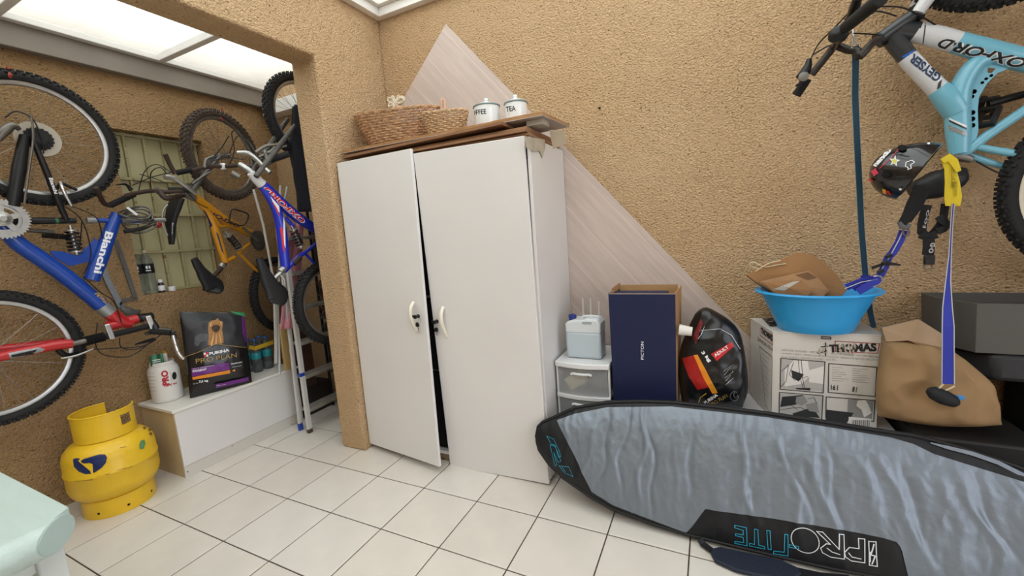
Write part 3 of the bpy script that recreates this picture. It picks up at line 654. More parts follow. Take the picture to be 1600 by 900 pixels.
hk = G().tube([on(10, 108, 0, WX0+.002), on(13, 105, 0, -.44), on(14, 112, 0, -.33), on(16, 121, 0, -.27), on(17, 116, 0, -.25)], .005, 8, smooth=5).make('hook', M('red_dipped_hook', 'a0402c', .6), None); tag(hk, 'red coated wall hook holding the blue and red bicycle', 'hook')

# ---- yellow bicycle
YP = M('orange_yellow_paint', 'c98a1c', .32, coat=.3, dirt=('8a6a35', 20, .66)); NAVY = M('navy_print', '232a4f', .4); GREYP = M('grey_fade', '6a6660', .4)
nY = Vector((.944, .33, 0)).normalized(); pY = Vector((-.25, .17, 2.0))
B2 = Bike('bicycle', 'orange-yellow full-suspension bicycle hung in the alcove beside the green window', pY, nY, (-.32, .35, .68))
t = B2.t
W3 = wheel(t, (-.245, .175, 2.004), Vector((-.256, .967, 0)), .300, .05, tyre=RUBO, rimm=CHRD, knobs=58)
W4 = wheel(t, (-.375, .505, .990), Vector((-.33, .944, 0)), .292, .05, rimm=CHRD, knobs=58)
fr = B2.tube('frame', [(300, 304), (322, 322), (350, 343), (385, 362), (412, 374)], [.022, .028, .029, .027, .022], YP)
s2 = B2.tube('seat_tube', [(306, 312), (326, 334), (337, 362), (346, 390), (352, 410)], [.018, .020, .024, .024, .020], YP, fr)
B2.tube('bridge', [(331, 332), (342, 352), (357, 352)], .012, YP, fr); B2.tube('pivot_tube', [(350, 410), (366, 402)], .014, YP, fr, smooth=0)
B2.tube('head_tube', [(286, 301), (303, 309)], [.024, .024], GREYP, fr, smooth=0)
B2.text('OXFORD', (374, 351), (316, 323), .030, NAVY, fr, off=.04, bold=.03, shear=.25)
B2.poly([[(317, 327), (322, 332), (332, 352), (329, 356), (322, 342)], [(337, 362), (341, 366), (350, 398), (346, 392)]], NAVY, s2, name='stripe')
shock(t, B2.P(352, 362), B2.P(376, 390), .021, .005)
re = B2.tube('rear_triangle', [(372, 396), (385, 384), (400, 374)], .011, YP); B2.tube('stay', [(374, 396), (386, 408), (402, 424)], .010, YP, re)
ck = G(); toothed(ck, B2.P(403, 376, .05), nY, .075, 36, .003, .003, .03); toothed(ck, B2.P(403, 376, .06), nY, .05, 28, .003, .003, .0); cs = ck.make('crankset', CHRD, t)
B2.tube('crank_arm', [(403, 376, .07), (380, 356, .06)], .010, CHRD, cs, smooth=0)
B2.cable([(358, 348, .05), (362, 328, .06), (376, 330, .08), (388, 336, .08), (380, 352, .07), (358, 348, .05)], .005, BKM, 'toe_clip', cs)
B2.tube('seat_post', [(351, 412), (344, 421), (334, 432)], [.014, .014, .013], RUSTB, smooth=0); B2.clampband(348, 413, 345, 418, .019, CHR)
saddle(t, B2.L([(303, 404), (311, 418), (322, 434), (333, 448), (332, 457)]), [.019, .026, .042, .066, .04], [.013, .018, .021, .022, .012], (.0, .7, .72))
hb = B2.tube('handlebar', [(196, 306, -.2), (222, 300, -.12), (244, 298, -.05), (262, 300, 0), (292, 297, .08)], .012, RUSTB)
B2.tube('grip', [(172, 321, -.28), (210, 303, -.19)], .0165, BKR, hb, smooth=0); B2.tube('bar_end', [(173, 321, -.28), (163, 318, -.28), (155, 304, -.25), (150, 293, -.23)], [.013, .013, .012, .012], RUSTB, hb)
B2.tube('grip', [(264, 297, .0), (296, 297, .09)], .016, BKR, hb, smooth=0); B2.tube('bar_end', [(305, 302, .1), (290, 291, .1), (272, 279, .09), (257, 276, .08)], [.012, .012, .012, .013], CHR, hb)
B2.tube('stem', [(250, 299, -.03), (258, 309, .0), (272, 308, .01), (292, 303, 0)], [.016, .016, .014, .016], RUSTB); B2.clampband(243, 296, 251, 301, .018, CHRD, off=-.05)
B2.tube('brake_lever', [(205, 297, -.19), (196, 288, -.19), (182, 289, -.18)], [.012, .006, .003], BKM, hb); B2.tube('brake_lever', [(300, 288, .08), (318, 275, .08), (330, 268, .08)], [.008, .007, .004], CHRD, hb)
DKF = M('dull_grey_fork', '5b5854', .5, .4, var=.3, vs=20)
fk = B2.tube('fork', [(300, 300, .05), (322, 270, .05), (345, 243, .05)], [.014, .014, .011], DKF); B2.tube('fork_leg', [(296, 297, -.06), (318, 266, -.06), (340, 240, -.06)], [.014, .014, .011], DKF, fk)
for c in ([(216, 300, -.15), (226, 268, -.1), (245, 257, -.05), (268, 270, 0)], [(236, 296, -.05), (236, 270, 0), (252, 262, .03), (264, 280, .05)], [(206, 290, -.18), (240, 276, -.1), (275, 268, .0)], [(218, 272, -.1), (245, 280, -.05), (258, 286, 0)], [(292, 300, .03), (310, 318, .03), (325, 325, .03)]): B2.cable(c)
hk = G().tube([on(346, 170, 0, WX0+.002), on(344, 172, 0, -.40), on(346, 180, 0, -.28), on(347, 188, 0, -.22), on(345, 184, 0, -.2)], .005, 8, smooth=5).make('hook', M('red_dipped_hook', 'a0402c', .6), None); tag(hk, 'orange coated wall hook holding the yellow bicycle by its dusty wheel', 'hook')

# ---- blue and white bicycle beside the pillar
BP = M('deep_blue_paint', '1f2fae', .28, coat=.4); REDT = M('red_print', 'c5262c', .4)
B3 = Bike('bicycle', 'deep blue and white full-suspension bicycle hung next to the doorway pillar', (.33, .4, 1.6), Vector((.98, .05, 0)), (.35, .4, .66))
t = B3.t; hB = Vector((-.05, .98, 0))
W5 = wheel(t, (.275, .43, 2.205), hB, .292, .056, knobs=54); W6 = wheel(t, (.36, .375, .955), hB, .290, .056, knobs=54)
fr = B3.tube('frame', [(396, 275), (414, 292), (442, 320), (468, 342), (500, 362)], [.020, .030, .034, .034, .03], BP)
B3.tube('white_fade', [(392, 270), (400, 279), (409, 288)], [.022, .027, .0305], M('white_paint', 'd4d4d6', .3), fr, smooth=2)
s2 = B3.tube('seat_tube', [(408, 291), (428, 320), (438, 350), (443, 390), (446, 418)], [.018, .026, .030, .031, .027], BP, fr)
B3.text('OXFORD', (477.5, 344), (414.5, 289), .039, WHT, fr, off=.06, bold=.085, shear=.25); B3.text('OXFORD', (476, 343), (416, 290), .036, REDT, fr, off=.06, bold=.035, shear=.25)
B3.poly([[(422, 306), (436, 322), (437, 333), (430, 324)], [(442, 326), (445, 330), (446, 388), (443, 380)]], WHT, s2, name='stripe'); B3.poly([[(424, 312), (433, 326), (437, 338), (434, 334)], [(437, 354), (442, 358), (445, 395), (442, 390)]], REDT, s2, name='stripe')
shock(t, B3.P(455, 352), B3.P(471, 388), .022, .005); B3.tube('shock_mount', [(446, 340), (458, 354)], .012, BP, fr, smooth=0)
re = B3.tube('rear_triangle', [(445, 424), (466, 402), (480, 392), (500, 376)], [.013, .014, .011, .01], BP); B3.tube('stay', [(474, 394), (486, 406), (500, 424)], .009, BP, re); B3.tube('pivot', [(458, 412), (468, 402)], .019, RUSTB, re, smooth=0)
B3.tube('seat_post', [(446, 418), (440, 425), (428, 436)], [.014, .014, .013], CHR, smooth=0); B3.clampband(443, 420, 437, 425, .020, CHR); B3.tube('quick_release', [(438, 430, .03), (444, 437, .04), (445, 446, .04)], .005, CHR)
saddle(t, B3.L([(405, 403), (411, 420), (421, 442), (433, 462), (431, 475)]), [.019, .028, .045, .072, .045], [.013, .018, .022, .024, .012], (.0, .7, .72))
hb = B3.tube('handlebar', [(302, 266, -.38), (330, 260, -.3), (352, 260, -.24), (378, 258, -.14), (400, 262, -.06), (418, 252, 0)], .012, RUSTB)
B3.tube('grip', [(276, 270, -.46), (305, 264, -.38)], .016, BKR, hb, smooth=0); B3.tube('bar_end', [(274, 272, -.46), (266, 258, -.46), (258, 241, -.45)], [.013, .012, .013], RUSTB, hb)
B3.tube('grip', [(422, 250, .02), (452, 240, .1)], .019, BKR, hb, smooth=0); B3.clampband(416, 254, 422, 251, .022, CHR, hb, .01)
B3.clampband(346, 260, 351, 260, .019, WHT, off=-.25)
B3.tube('bar_end', [(372, 239, -.05), (388, 240, 0), (402, 250, .03), (414, 263, .05), (422, 270, .07)], [.013, .014, .013, .013, .015], CHR, hb)
B3.tube('stem', [(376, 258, -.12), (388, 266, -.06), (396, 274, 0)], [.019, .018, .02], CHR); B3.tube('steerer_cap', [(362, 270, -.1), (374, 277, -.08)], .018, CHRD, smooth=0)
for a_, b_, c_ in (((404, 246, 0), (432, 233, .03), (448, 228, .05)), ((400, 238, 0), (416, 228, .03), (432, 226, .05)), ((402, 252, .0), (424, 236, .0), (440, 220, .03)), ((320, 262, -.3), (322, 250, -.3), (334, 244, -.3))): B3.tube('brake_lever', [a_, b_, c_], [.009, .009, .006], CHRD, hb)
fk = B3.tube('fork', [(400, 276, .05), (430, 236, .05), (466, 190, .05)], [.014, .016, .012], DKF); B3.tube('fork_leg', [(392, 272, -.06), (420, 230, -.06), (450, 186, -.06)], [.014, .016, .012], DKF, fk); B3.tube('brake_arch', [(418, 250, .05), (414, 238, 0), (410, 246, -.06)], .012, CHRD, fk)
for c in ([(356, 262, -.24), (366, 236, -.2), (362, 208, -.15), (372, 206, -.1), (384, 226, -.05), (394, 240, 0)], [(358, 240, -.2), (372, 212, -.15), (390, 224, -.1), (402, 244, 0)], [(322, 258, -.3), (345, 232, -.25), (358, 212, -.2)], [(330, 252, -.25), (356, 246, -.2), (380, 250, -.1)], [(404, 250, .03), (430, 244, .05), (450, 236, .08)]): B3.cable(c)

# ---- light blue bicycle on the back wall
LB = M('light_blue_paint', '74b6cc', .28, coat=.4); DGR = M('graphite_paint', '33373b', .3, coat=.3); WP = M('white_gloss_paint', 'd3d5d8', .28, coat=.4); MB = M('mid_blue_print', '2a63b8', .35)
B4 = Bike('bicycle', 'light blue full-suspension bicycle hung high on the back wall at the right', (0, .60, 0), (0, -1, 0), (3.9, .6, 1.04))
t = B4.t; hx = Vector((-1, 0, 0))
W7 = wheel(t, (3.70, .60, 2.372), hx, .332, .056, knobs=60); W8 = wheel(t, (4.075, .60, 1.372), hx, .332, .056, rimm=M('cream_rim', 'cfc9b4', .4), knobs=60)
fr = B4.tube('frame', [(1398, 46), (1432, 50)], [.036, .036], DGR, smooth=0)
m1 = B4.tube('main_tube', [(1430, 50), (1466, 58), (1494, 66)], [.036, .036, .036], WP, fr, smooth=0); m2 = B4.tube('main_tube', [(1494, 66), (1560, 84), (1640, 104), (1720, 124)], [.0362, .038, .036, .034], LB, fr, smooth=3)
d1_ = B4.tube('down_tube', [(1386, 50), (1396, 62), (1418, 90)], [.034, .033, .031], DGR, fr, smooth=0); d2_ = B4.tube('down_tube', [(1417, 89), (1440, 114), (1466, 140)], [.0312, .031, .033], WP, fr, smooth=0)
B4.tube('lug', [(1465, 139), (1482, 156), (1496, 176)], [.0335, .042, .04], LB, fr, smooth=3)
st = B4.tube('seat_tube', [(1548, 92), (1528, 98), (1512, 116), (1500, 142), (1496, 175), (1497, 205), (1499, 240)], [.022, .030, .032, .034, .037, .037, .030], LB, fr)
pl = B4.plate('perforated_plate', [(1540, 98), (1584, 104), (1556, 116), (1540, 132), (1528, 152), (1526, 172), (1527, 205), (1522, 222), (1508, 236), (1508, 170), (1520, 130)], .010, LB, fr)
for x, y, r in ((1522, 143, .008), (1518, 151, .008), (1519, 176, .009), (1519, 186, .009), (1519, 196, .009), (1535, 129, .005), (1541, 123, .005), (1549, 118, .005)): G().lathe([(0, .0), (r, .0)], B4.P(x, y, .0062), (0, -1, 0), 14).make('plate_hole', M('wall_seen_through_hole', '6b4f33', .9), pl)
G().prism(B4.L([(1544, 106, .006), (1556, 107, .006), (1549, 114, .006), (1543, 113, .006)]), (0, -.0006, 0)).make('plate_window', M('wall_seen_through_hole', '6b4f33', .9), pl, smooth=False)
def ring(x0, y0, x1, y1, x2, y2, x3, y3): return [(x0, y0), (x1, y1), (x2, y2), (x3, y3)]
B4.poly([ring(1441, 38, 1443, 38, 1439, 68, 1437, 67), ring(1497, 55, 1499, 56, 1493, 82, 1490, 81)], WHT, fr, off=.06) if False else None
B4.poly([ring(1445, 36, 1447, 36, 1443, 70, 1441, 70), ring(1491, 66, 1495, 67, 1491, 82, 1487, 81)], DGR, m1, off=.07)
B4.poly([ring(1494, 73, 1502, 75, 1510, 86, 1492, 82)], DGR, m2, off=.07, name='fade_patch')
for tg, w_, p0, p1 in ((m2, 'OXFOR', (1608, 93), (1497, 65)), (m1, 'D', (1493, 64), (1473, 58))):
    B4.text(w_, p0, p1, .034, WHT, tg, off=.07, bold=.08, shear=.3); B4.text(w_, p0, p1, .032, INK, tg, off=.07, bold=.03, shear=.3)
B4.poly([ring(1409, 88, 1428, 78, 1432, 82, 1413, 95)], MB, d1_, off=.07, name='fade_patch')
B4.poly([ring(1434, 84, 1438, 82, 1478, 118, 1466, 129)], WHT, d2_, off=.075, name='decal_panel')
B4.text('GEYSER', (1473, 119), (1427, 83), .026, M('decal_navy', '2b3f5c', .4), d2_, off=.09, bold=.04, shear=-.3)
B4.poly([ring(1466, 129, 1471, 124, 1468, 148, 1463, 143)], DGR, d2_, off=.07)
B4.poly([ring(1483, 184, 1510, 196, 1510, 200, 1483, 187)], WHT, st, off=.08); B4.poly([ring(1483, 187, 1510, 200, 1510, 203, 1483, 190)], DGR, st, off=.08); B4.poly([ring(1483, 195, 1510, 207, 1510, 213, 1483, 203)], SILP, st, off=.08)
re = B4.tube('rear_triangle', [(1494, 244), (1508, 238), (1545, 210), (1600, 173), (1680, 118)], [.014, .017, .017, .017, .016], LB); B4.tube('chainstay', [(1510, 226), (1550, 234), (1600, 244), (1755, 285)], [.012, .013, .014, .012], LB, re); B4.tube('link', [(1500, 236, -.03), (1535, 250, -.03), (1575, 262, -.03)], [.014, .013, .010], LB, re)
B4.tube('seat_clamp', [(1483, 242), (1507, 246), (1518, 250)], [.016, .017, .012], CHRD, smooth=2)
ck = G(); toothed(ck, B4.P(1690, 110, .04), (0, -1, 0), .09, 40, .003, .003, .03); cs = ck.make('crankset', CHRD, t); B4.tube('crank_arm', [(1544, 163, -.06), (1575, 154, -.06), (1620, 142, -.06), (1690, 112, -.03)], [.013, .014, .013, .015], BKM, cs, smooth=0); pedal(cs, B4.P(1538, 150, -.06), (.0, .3, -.6)); pedal(cs, B4.P(1540, 168, -.05), (-.3, -.3, -.6))
saddle(t, B4.L([(1494, 262, 0), (1484, 278, 0), (1464, 288, .0), (1440, 296, 0), (1424, 303, 0)]), [.03, .055, .062, .05, .03], [.030, .050, .055, .045, .025], (0, 1, 0))
B4.tube('steering_tube', [(1370, 64, .02), (1396, 45, .02), (1434, 19, .02)], [.024, .023, .024], DGR)
for a_, b_, r in (((1427, 24), (1436, 18), .032), ((1370, 65), (1377, 60), .030)): B4.clampband(*a_, *b_, r, BKM, off=.02)
fk = B4.tube('fork', [(1434, 20, .05), (1462, -20, .06), (1500, -75, .06), (1568, -140, .06)], [.020, .024, .022, .018], WP); B4.tube('fork_leg', [(1428, 14, -.05), (1456, -26, -.06), (1494, -80, -.06), (1562, -140, -.06)], [.020, .024, .022, .018], WP, fk)
hb = B4.tube('handlebar', [(1268, 117, .10), (1280, 102, .11), (1296, 82, .12), (1306, 72, .14), (1325, 78, .18), (1340, 80, .2), (1344, 88, .22), (1362, 68, .20), (1373, 62, .12)], .0135, M('dark_bar', '3d3733', .45, .5, var=.25, vs=25))
B4.tube('grip', [(1244, 149, .07), (1262, 123, .09)], [.018, .0165], BKR, hb, smooth=0); B4.tube('grip', [(1322, 42, .34), (1376, -2, .52)], [.020, .021], BKR, hb, smooth=0); B4.tube('bar_inner', [(1305, 73, .14), (1312, 58, .26), (1326, 40, .35)], .0135, BKM, hb)
G().lathe([(.026, -.02), (.027, .01), (.018, .018), (0, .02)], B4.P(1309, 54, .3), (-.6, -.8, 0), 20).make('shifter', BKM, hb); B4.tube('brake_lever', [(1310, 55, .3), (1322, 48, .3), (1332, 42, .3)], [.006, .009, .004], CHRD, hb); B4.tube('brake_lever', [(1328, 28, .3), (1336, 10, .36), (1340, -5, .4)], [.012, .016, .012], BKM, hb)
B4.tube('shifter_body', [(1252, 122, .1), (1262, 104, .1), (1264, 92, .1)], [.022, .015, .008], BKM, hb); G().lathe([(.018, 0), (.018, .012), (.008, .014), (0, .014)], B4.P(1255, 121, .12), (0, -1, 0), 16).make('shifter', CHRD, hb); B4.tube('brake_lever', [(1247, 118, .12), (1252, 128, .12), (1244, 134, .14)], [.005, .008, .004], BKM, hb)
for c in ([(1266, 95, .1), (1278, 70, .1), (1302, 45, .15), (1326, 20, .25)], [(1270, 86, .1), (1290, 74, .1), (1310, 66, .12), (1330, 50, .25)], [(1334, 52, .2), (1355, 53, .15), (1376, 55, .1)], [(1320, 30, .3), (1345, 22, .25), (1372, 11, .2), (1410, 12, .1), (1440, 26, .06), (1463, 40, .02)], [(1345, 18, .3), (1375, 18, .2), (1400, 25, .1)], [(1525, 252, .02), (1560, 270, .02), (1590, 276, .02)]): B4.cable(c)
# ================================================================ LEFT SIDE: CHEST, CYLINDER, TABLE, SMALL THINGS, ALCOVE
LX = WX0
# chest
CT = .44; cx1 = -.14; cy0, cy1 = -.423, .40
ch = thing('chest', 'long low white melamine chest against the left wall, carrying the dog food bag', 'chest', (-.33, 0, 0))
RAW = M('yellowed_side_panel', 'c9b48c', .6, var=.12, vs=6, dirt=('8d744f', 9, .66))
G().box(LX+.004, cx1-.012, cy0, cy0+.018, 0, CT-.02).make('side_panel', RAW, ch, smooth=False)
G().box(LX+.004, cx1-.012, cy1-.018, cy1, 0, CT-.02).make('side_panel', RAW, ch, smooth=False)
G().box(cx1-.012, cx1+.004, cy0, cy1, .075, CT-.02).make('front_panel', WHITE, ch, bevel=.001, smooth=False)
G().box(cx1-.014, cx1, cy0, cy1+.0, 0, .073).make('plinth', M('worn_white_plinth', 'cfcac2', .5, dirt=('9a8e7c', 12, .6)), ch, bevel=.001, smooth=False)
G().box(LX+.004, cx1-.012, cy0+.018, cy1-.018, .06, .075).make('bottom_board', RAW, ch, smooth=False)
G().box(LX+.004, LX+.01, cy0+.018, cy1-.018, .075, CT-.02).make('back_board', RAW, ch, smooth=False)
G().box(LX+.003, cx1+.012, cy0-.012, cy1+.01, CT-.018, CT).make('lid', WHITE2, ch, bevel=.002, smooth=False)
p = Vector((cx1+.0045, cy0+.012, .035)); G().lathe([(0, 0), (.004, 0), (.004, .001), (0, .001)], (cx1+.0002, cy0+.014, .035), (1, 0, 0), 8).make('screw_hole', hole, ch)
# gas cylinder
GY = M('gas_yellow_paint', 'e6bb27', .42, var=.10, vs=8, bump=.12, bs=60, coat=.15, dirt=('9c7f22', 24, .69))
GC = Vector((-.245, -.695, 0)); gR = .192
gc = thing('gas_cylinder', 'dented yellow gas cylinder with a dark blue emblem on the floor', 'gas cylinder', GC)
body = G().lathe([(.02, .085), (.12, .09), (.165, .108), (gR-.007, .14), (gR, .168), (gR, .245), (gR+.003, .249), (gR+.003, .256), (gR, .260), (gR-.002, .325), (gR-.010, .358), (gR-.034, .388), (gR-.070, .408), (.09, .420), (.03, .425), (0, .426)], GC, seg=64, xref=(1, 0, 0)).make('body', GY, gc)
fr_ = G().lathe([(.146, 0), (.152, .0), (.154, .01), (.152, .098), (.146, .10), (.144, .09), (.146, .01)], GC, seg=56, cap=False); ft = fr_.make('foot_ring', GY, gc)
for a in (-.95, -.15, .65):
    d = Vector((math.cos(a), math.sin(a), 0)); G().lathe([(0, 0), (.0065, 0)], GC+d*.1545+Vector((0, 0, .036)), d, 12, ).make('drain_hole', hole, ft)
def collar(a0, a1, z0_, z1_, R_=.124):
    g = G(); n_ = max(3, int((a1-a0)/.09)); pr_ = [(R_, z0_), (R_+.0035, z0_), (R_+.0035, z1_), (R_, z1_)]
    for i in range(n_+1):
        a = a0+(a1-a0)*i/n_
        for r_, z_ in pr_: g.v.append(tuple(GC+Vector((math.cos(a)*r_, math.sin(a)*r_, z_))))
    for i in range(n_):
        for j in range(4): g.f.append((i*4+j, i*4+(j+1) % 4, i*4+4+(j+1) % 4, i*4+4+j))
    g.f.append((0, 1, 2, 3)); g.f.append((n_*4+3, n_*4+2, n_*4+1, n_*4)); return g
zc0, zc1 = .412, .552; c0_, c1_ = math.radians(-205), math.radians(72); s0, s1 = math.radians(12), math.radians(38)
g = collar(c0_, s0, zc0, zc1)
for q in (collar(s0, s1, zc0, .465), collar(s0, s1, .522, zc1), collar(s1, c1_, zc0, zc1)): g.add(q.v, q.f)
cl = g.make('collar', GY, gc)
g = G(); N2 = 40; g.tube([GC+Vector((math.cos(c0_+(c1_-c0_)*i/N2)*.1258, math.sin(c0_+(c1_-c0_)*i/N2)*.1258, zc1)) for i in range(N2+1)], .0048, 8); g.make('collar_rim', GY, cl)
g = G().lathe([(.028, .42), (.028, .44), (.018, .445), (.018, .475), (.026, .477), (.026, .488), (0, .49)], GC, seg=20); g.make('valve', M('brass', 'a98a44', .4, .9), gc)
NB = M('emblem_navy', '1f2c5c', .45, var=.2, vs=40, dirt=('3f7a74', 50, .63)); nf = Vector((.94, -.34, 0)); pc = GC+nf.normalized()*gR
EP = lambda pts: [atp(x, y, pc, nf) for x, y in pts]
for sh_ in ([(133, 500), (150, 492), (178, 494), (165, 510), (162, 530), (180, 548), (215, 560), (238, 570), (245, 588), (210, 590), (170, 575), (140, 545)], [(182, 508), (200, 497), (250, 482), (300, 468), (330, 470), (342, 488), (335, 520), (310, 550), (270, 578), (258, 582), (275, 560), (278, 545), (262, 530), (235, 522), (205, 524), (188, 520)]):
    poly([EP([(x/3.915+80, y/3.913+590) for x, y in sh_])], nf, NB, gc, body, 'emblem', dense=.008)
poly([EP([(219, 689), (225, 687), (227, 693), (224, 701), (218, 702), (217, 696)])], nf, M('worn_green_mark', '5e8a5c', .5), gc, body, 'paint_mark')
text('20', atp(212, 651, pc, nf), atp(216, 650, pc, nf), .012, nf, INK, gc, cl)
SC = M('scrape_brown', '7a5a20', .6); sc = []
for x0_, y0_, x1_, y1_, w_ in ((118, 752, 145, 749, .002), (182, 735, 206, 729, .002), (232, 718, 250, 708, .0015), (150, 745, 172, 740, .001), (188, 700, 196, 698, .003), (120, 784, 150, 787, .001)): sc += stroke([EP([(x0_, y0_), (x1_, y1_)])], w_, nf)
poly(sc, nf, SC, gc, body, 'scratch')
for x, y in ((224, 667), (232, 670), (233, 676)): poly([EP([(x, y), (x+4, y+1), (x+3, y+4), (x-1, y+3)])], nf, SC, gc, body, 'chip')

# table corner, bottom left
MINT = M('mint_painted_wood', 'b4c4be', .45, var=.06, vs=5, bump=.25, bs=14, stretch=(1, 6, 6)); MINT2 = M('mint_white_wood', 'c6ccc8', .5, var=.05, vs=6)
tz = .80; ty = -1.318; tx = 1.478; R_ = .0335
tb2 = thing('table', 'pale mint painted wooden table with a rolled front edge in the near left corner', 'table', (.9, -1.8, 0))
R_ = .036
G().prism([(.35, ty-1.1, tz-.028), (tx-.03, ty-1.1, tz-.028), (tx-.03, ty-.04, tz-.028), (tx-.066, ty+.004, tz-.028), (.35, ty+.004, tz-.028)], (0, 0, .028)).make('tabletop', MINT, tb2, bevel=.003, smooth=False)
g = G(); sg = 40; xc = tx-.03; yc = ty-.002; zc = tz-R_
for yy in (ty-1.1, None):
    for k in range(sg):
        a = 2*PI*k/sg; dx = R_*math.cos(a); g.v.append((xc+dx, yy if yy is not None else yc-.03-dx*1.15, zc+R_*math.sin(a)))
g.f = [(k, (k+1) % sg, sg+(k+1) % sg, sg+k) for k in range(sg)]+[tuple(range(sg))[::-1], tuple(range(sg, 2*sg))]
g.make('rolled_edge', MINT, tb2, bevel=.0015)
nC = Vector((1.15, 1, 0)).normalized(); g = G()
for o_ in (.0002, .002):
    for k in range(sg): a = 2*PI*k/sg; dx = (R_-.0025)*math.cos(a); g.v.append(tuple(Vector((xc+dx, yc-.03-dx*1.15, zc+(R_-.0025)*math.sin(a)))+nC*o_))
g.f = [(k, (k+1) % sg, sg+(k+1) % sg, sg+k) for k in range(sg)]+[tuple(range(sg))[::-1], tuple(range(sg, 2*sg))]
g.make('end_cap', M('mint_end_grain', 'a9bcb8', .5, var=.06, vs=9), tb2)
G().bar((tx-.085, ty-.04, tz-.03), (tx-.06, ty-.055, 0), (1, 0, 0), .05, .045).make('leg', MINT2, tb2, bevel=.004)
G().bar((.42, ty-.04, tz-.03), (.42, ty-.055, 0), (1, 0, 0), .05, .045).make('leg', MINT2, tb2, bevel=.004)
G().bar((tx-.085, ty-1.05, tz-.03), (tx-.06, ty-1.04, 0), (1, 0, 0), .05, .045).make('leg', MINT2, tb2, bevel=.004)
G().bar((.42, ty-1.05, tz-.03), (.42, ty-1.04, 0), (1, 0, 0), .05, .045).make('leg', MINT2, tb2, bevel=.004)
ra = G().box(tx-.10, tx-.075, ty-1.04, ty-.03, tz-.12, tz-.026).make('apron', MINT2, tb2, bevel=.002)
G().lathe([(0, 0), (.006, 0), (.007, .001), (.004, .0015)], (tx-.075, ty-.09, tz-.078), (1, 0, 0), 12).make('screw', RUSTB, ra)

# tub of powder with packets in it
WPL = M('white_tub_plastic', 'dcdad5', .4); PRED = M('print_red', 'b02338', .5)
TC = Vector((-.395, -.325, CT+.001))
tub = thing('supplement_tub', 'white plastic tub with red lettering, stuffed with packets, at the left end of the chest', 'tub', TC)
tR = .081
tbod = G().lathe([(.072, 0), (tR-.003, .006), (tR, .02), (tR, .195), (tR-.006, .215), (.062, .235), (.060, .255), (.056, .255), (.056, .20), (0, .20)], TC, seg=44).make('body', WPL, tub)
G().lathe([(.0605, .222), (.065, .225), (.065, .235), (.0605, .238)], TC, seg=40, cap=False).make('neck_ring', WPL, tub)
nt_ = Vector((.86, -.5, 0)).normalized(); pt_ = TC+nt_*tR
PT = lambda x, y: atp(x, y, pt_, nt_)
text('PRO', PT(265, 601), PT(262, 578), .034, nt_, PRED, tub, tbod, bold=.06, dense=.006)
text('100% W', PT(257, 605), PT(277, 600), .014, nt_, PRED, tub, tbod, bold=.05, dense=.006)
text('whey protein', PT(268.5, 597), PT(267, 581), .004, nt_, INK, tub, tbod, dense=.01)
poly([[PT(272+3.5*math.cos(a), 587+6*math.sin(a)) for a in [2*PI*i/20 for i in range(20)]]], nt_, INK, tub, tbod, 'round_mark')
poly(stroke([[PT(232, 583+k*5.5), PT(241+(k % 3)*2, 583+k*5.5)] for k in range(6)], .0018, nt_), nt_, M('fine_print', '9b8d88', .6), tub, tbod, 'small_print')
FOIL = M('green_foil', '2f6a4c', .3, .3, bump=.3, bs=40); AMB = M('amber_liquid', 'c08a1c', .15)
for k, (px, py, mt, r_, lab) in enumerate(((240, 553, FOIL, .35, 'dark green printed sachet sticking out of the white tub'), (252, 547, M('white_packet', 'c9c6bf', .5, var=.2, vs=30), -.2, 'crumpled whitish packet in the middle of the tub mouth'), (262, 552, AMB, .1, 'small amber bottle standing in the tub mouth'))):
    q = on(px, py, 0, TC.x+.02*(k-1)); q = Vector((TC.x+.018*(1-k), q.y, TC.z+.24)); q.y = TC.y-.03+.03*k
    if k == 2: o = G().lathe([(.013, -.035), (.015, .03), (.009, .045), (.009, .055), (.011, .056), (.011, .07), (0, .071)], q, seg=16).make('sample_bottle', mt, None)
    else:
        g = G(); ux = Vector((.5, .8, 0)).normalized(); n_ = ux.cross(Z); ww = .032
        g.grid(lambda u, v: q+ux*((u-.5)*2*ww)+Z*(-.036+.1*v+.02*r_*u)+n_*(.012*math.sin(PI*v)+.004*math.sin(9*u)), 8, 8); g.grid(lambda u, v: q+ux*((u-.5)*2*ww)+Z*(-.036+.1*v+.02*r_*u)-n_*(.004*math.sin(PI*v)), 8, 8)
        o = g.make('packet', mt, None)
        if k == 0: poly([[q+ux*(-.02)+Z*(.01+.012*j)+n_*.016, q+ux*.02+Z*(.01+.012*j)+n_*.016, q+ux*.02+Z*(.015+.012*j)+n_*.016, q+ux*(-.02)+Z*(.015+.012*j)+n_*.016] for j in range(3)], (1, -.5, 0), WHT, o, o, 'printed_band')
    tag(o, lab, 'packet' if k < 2 else 'bottle')

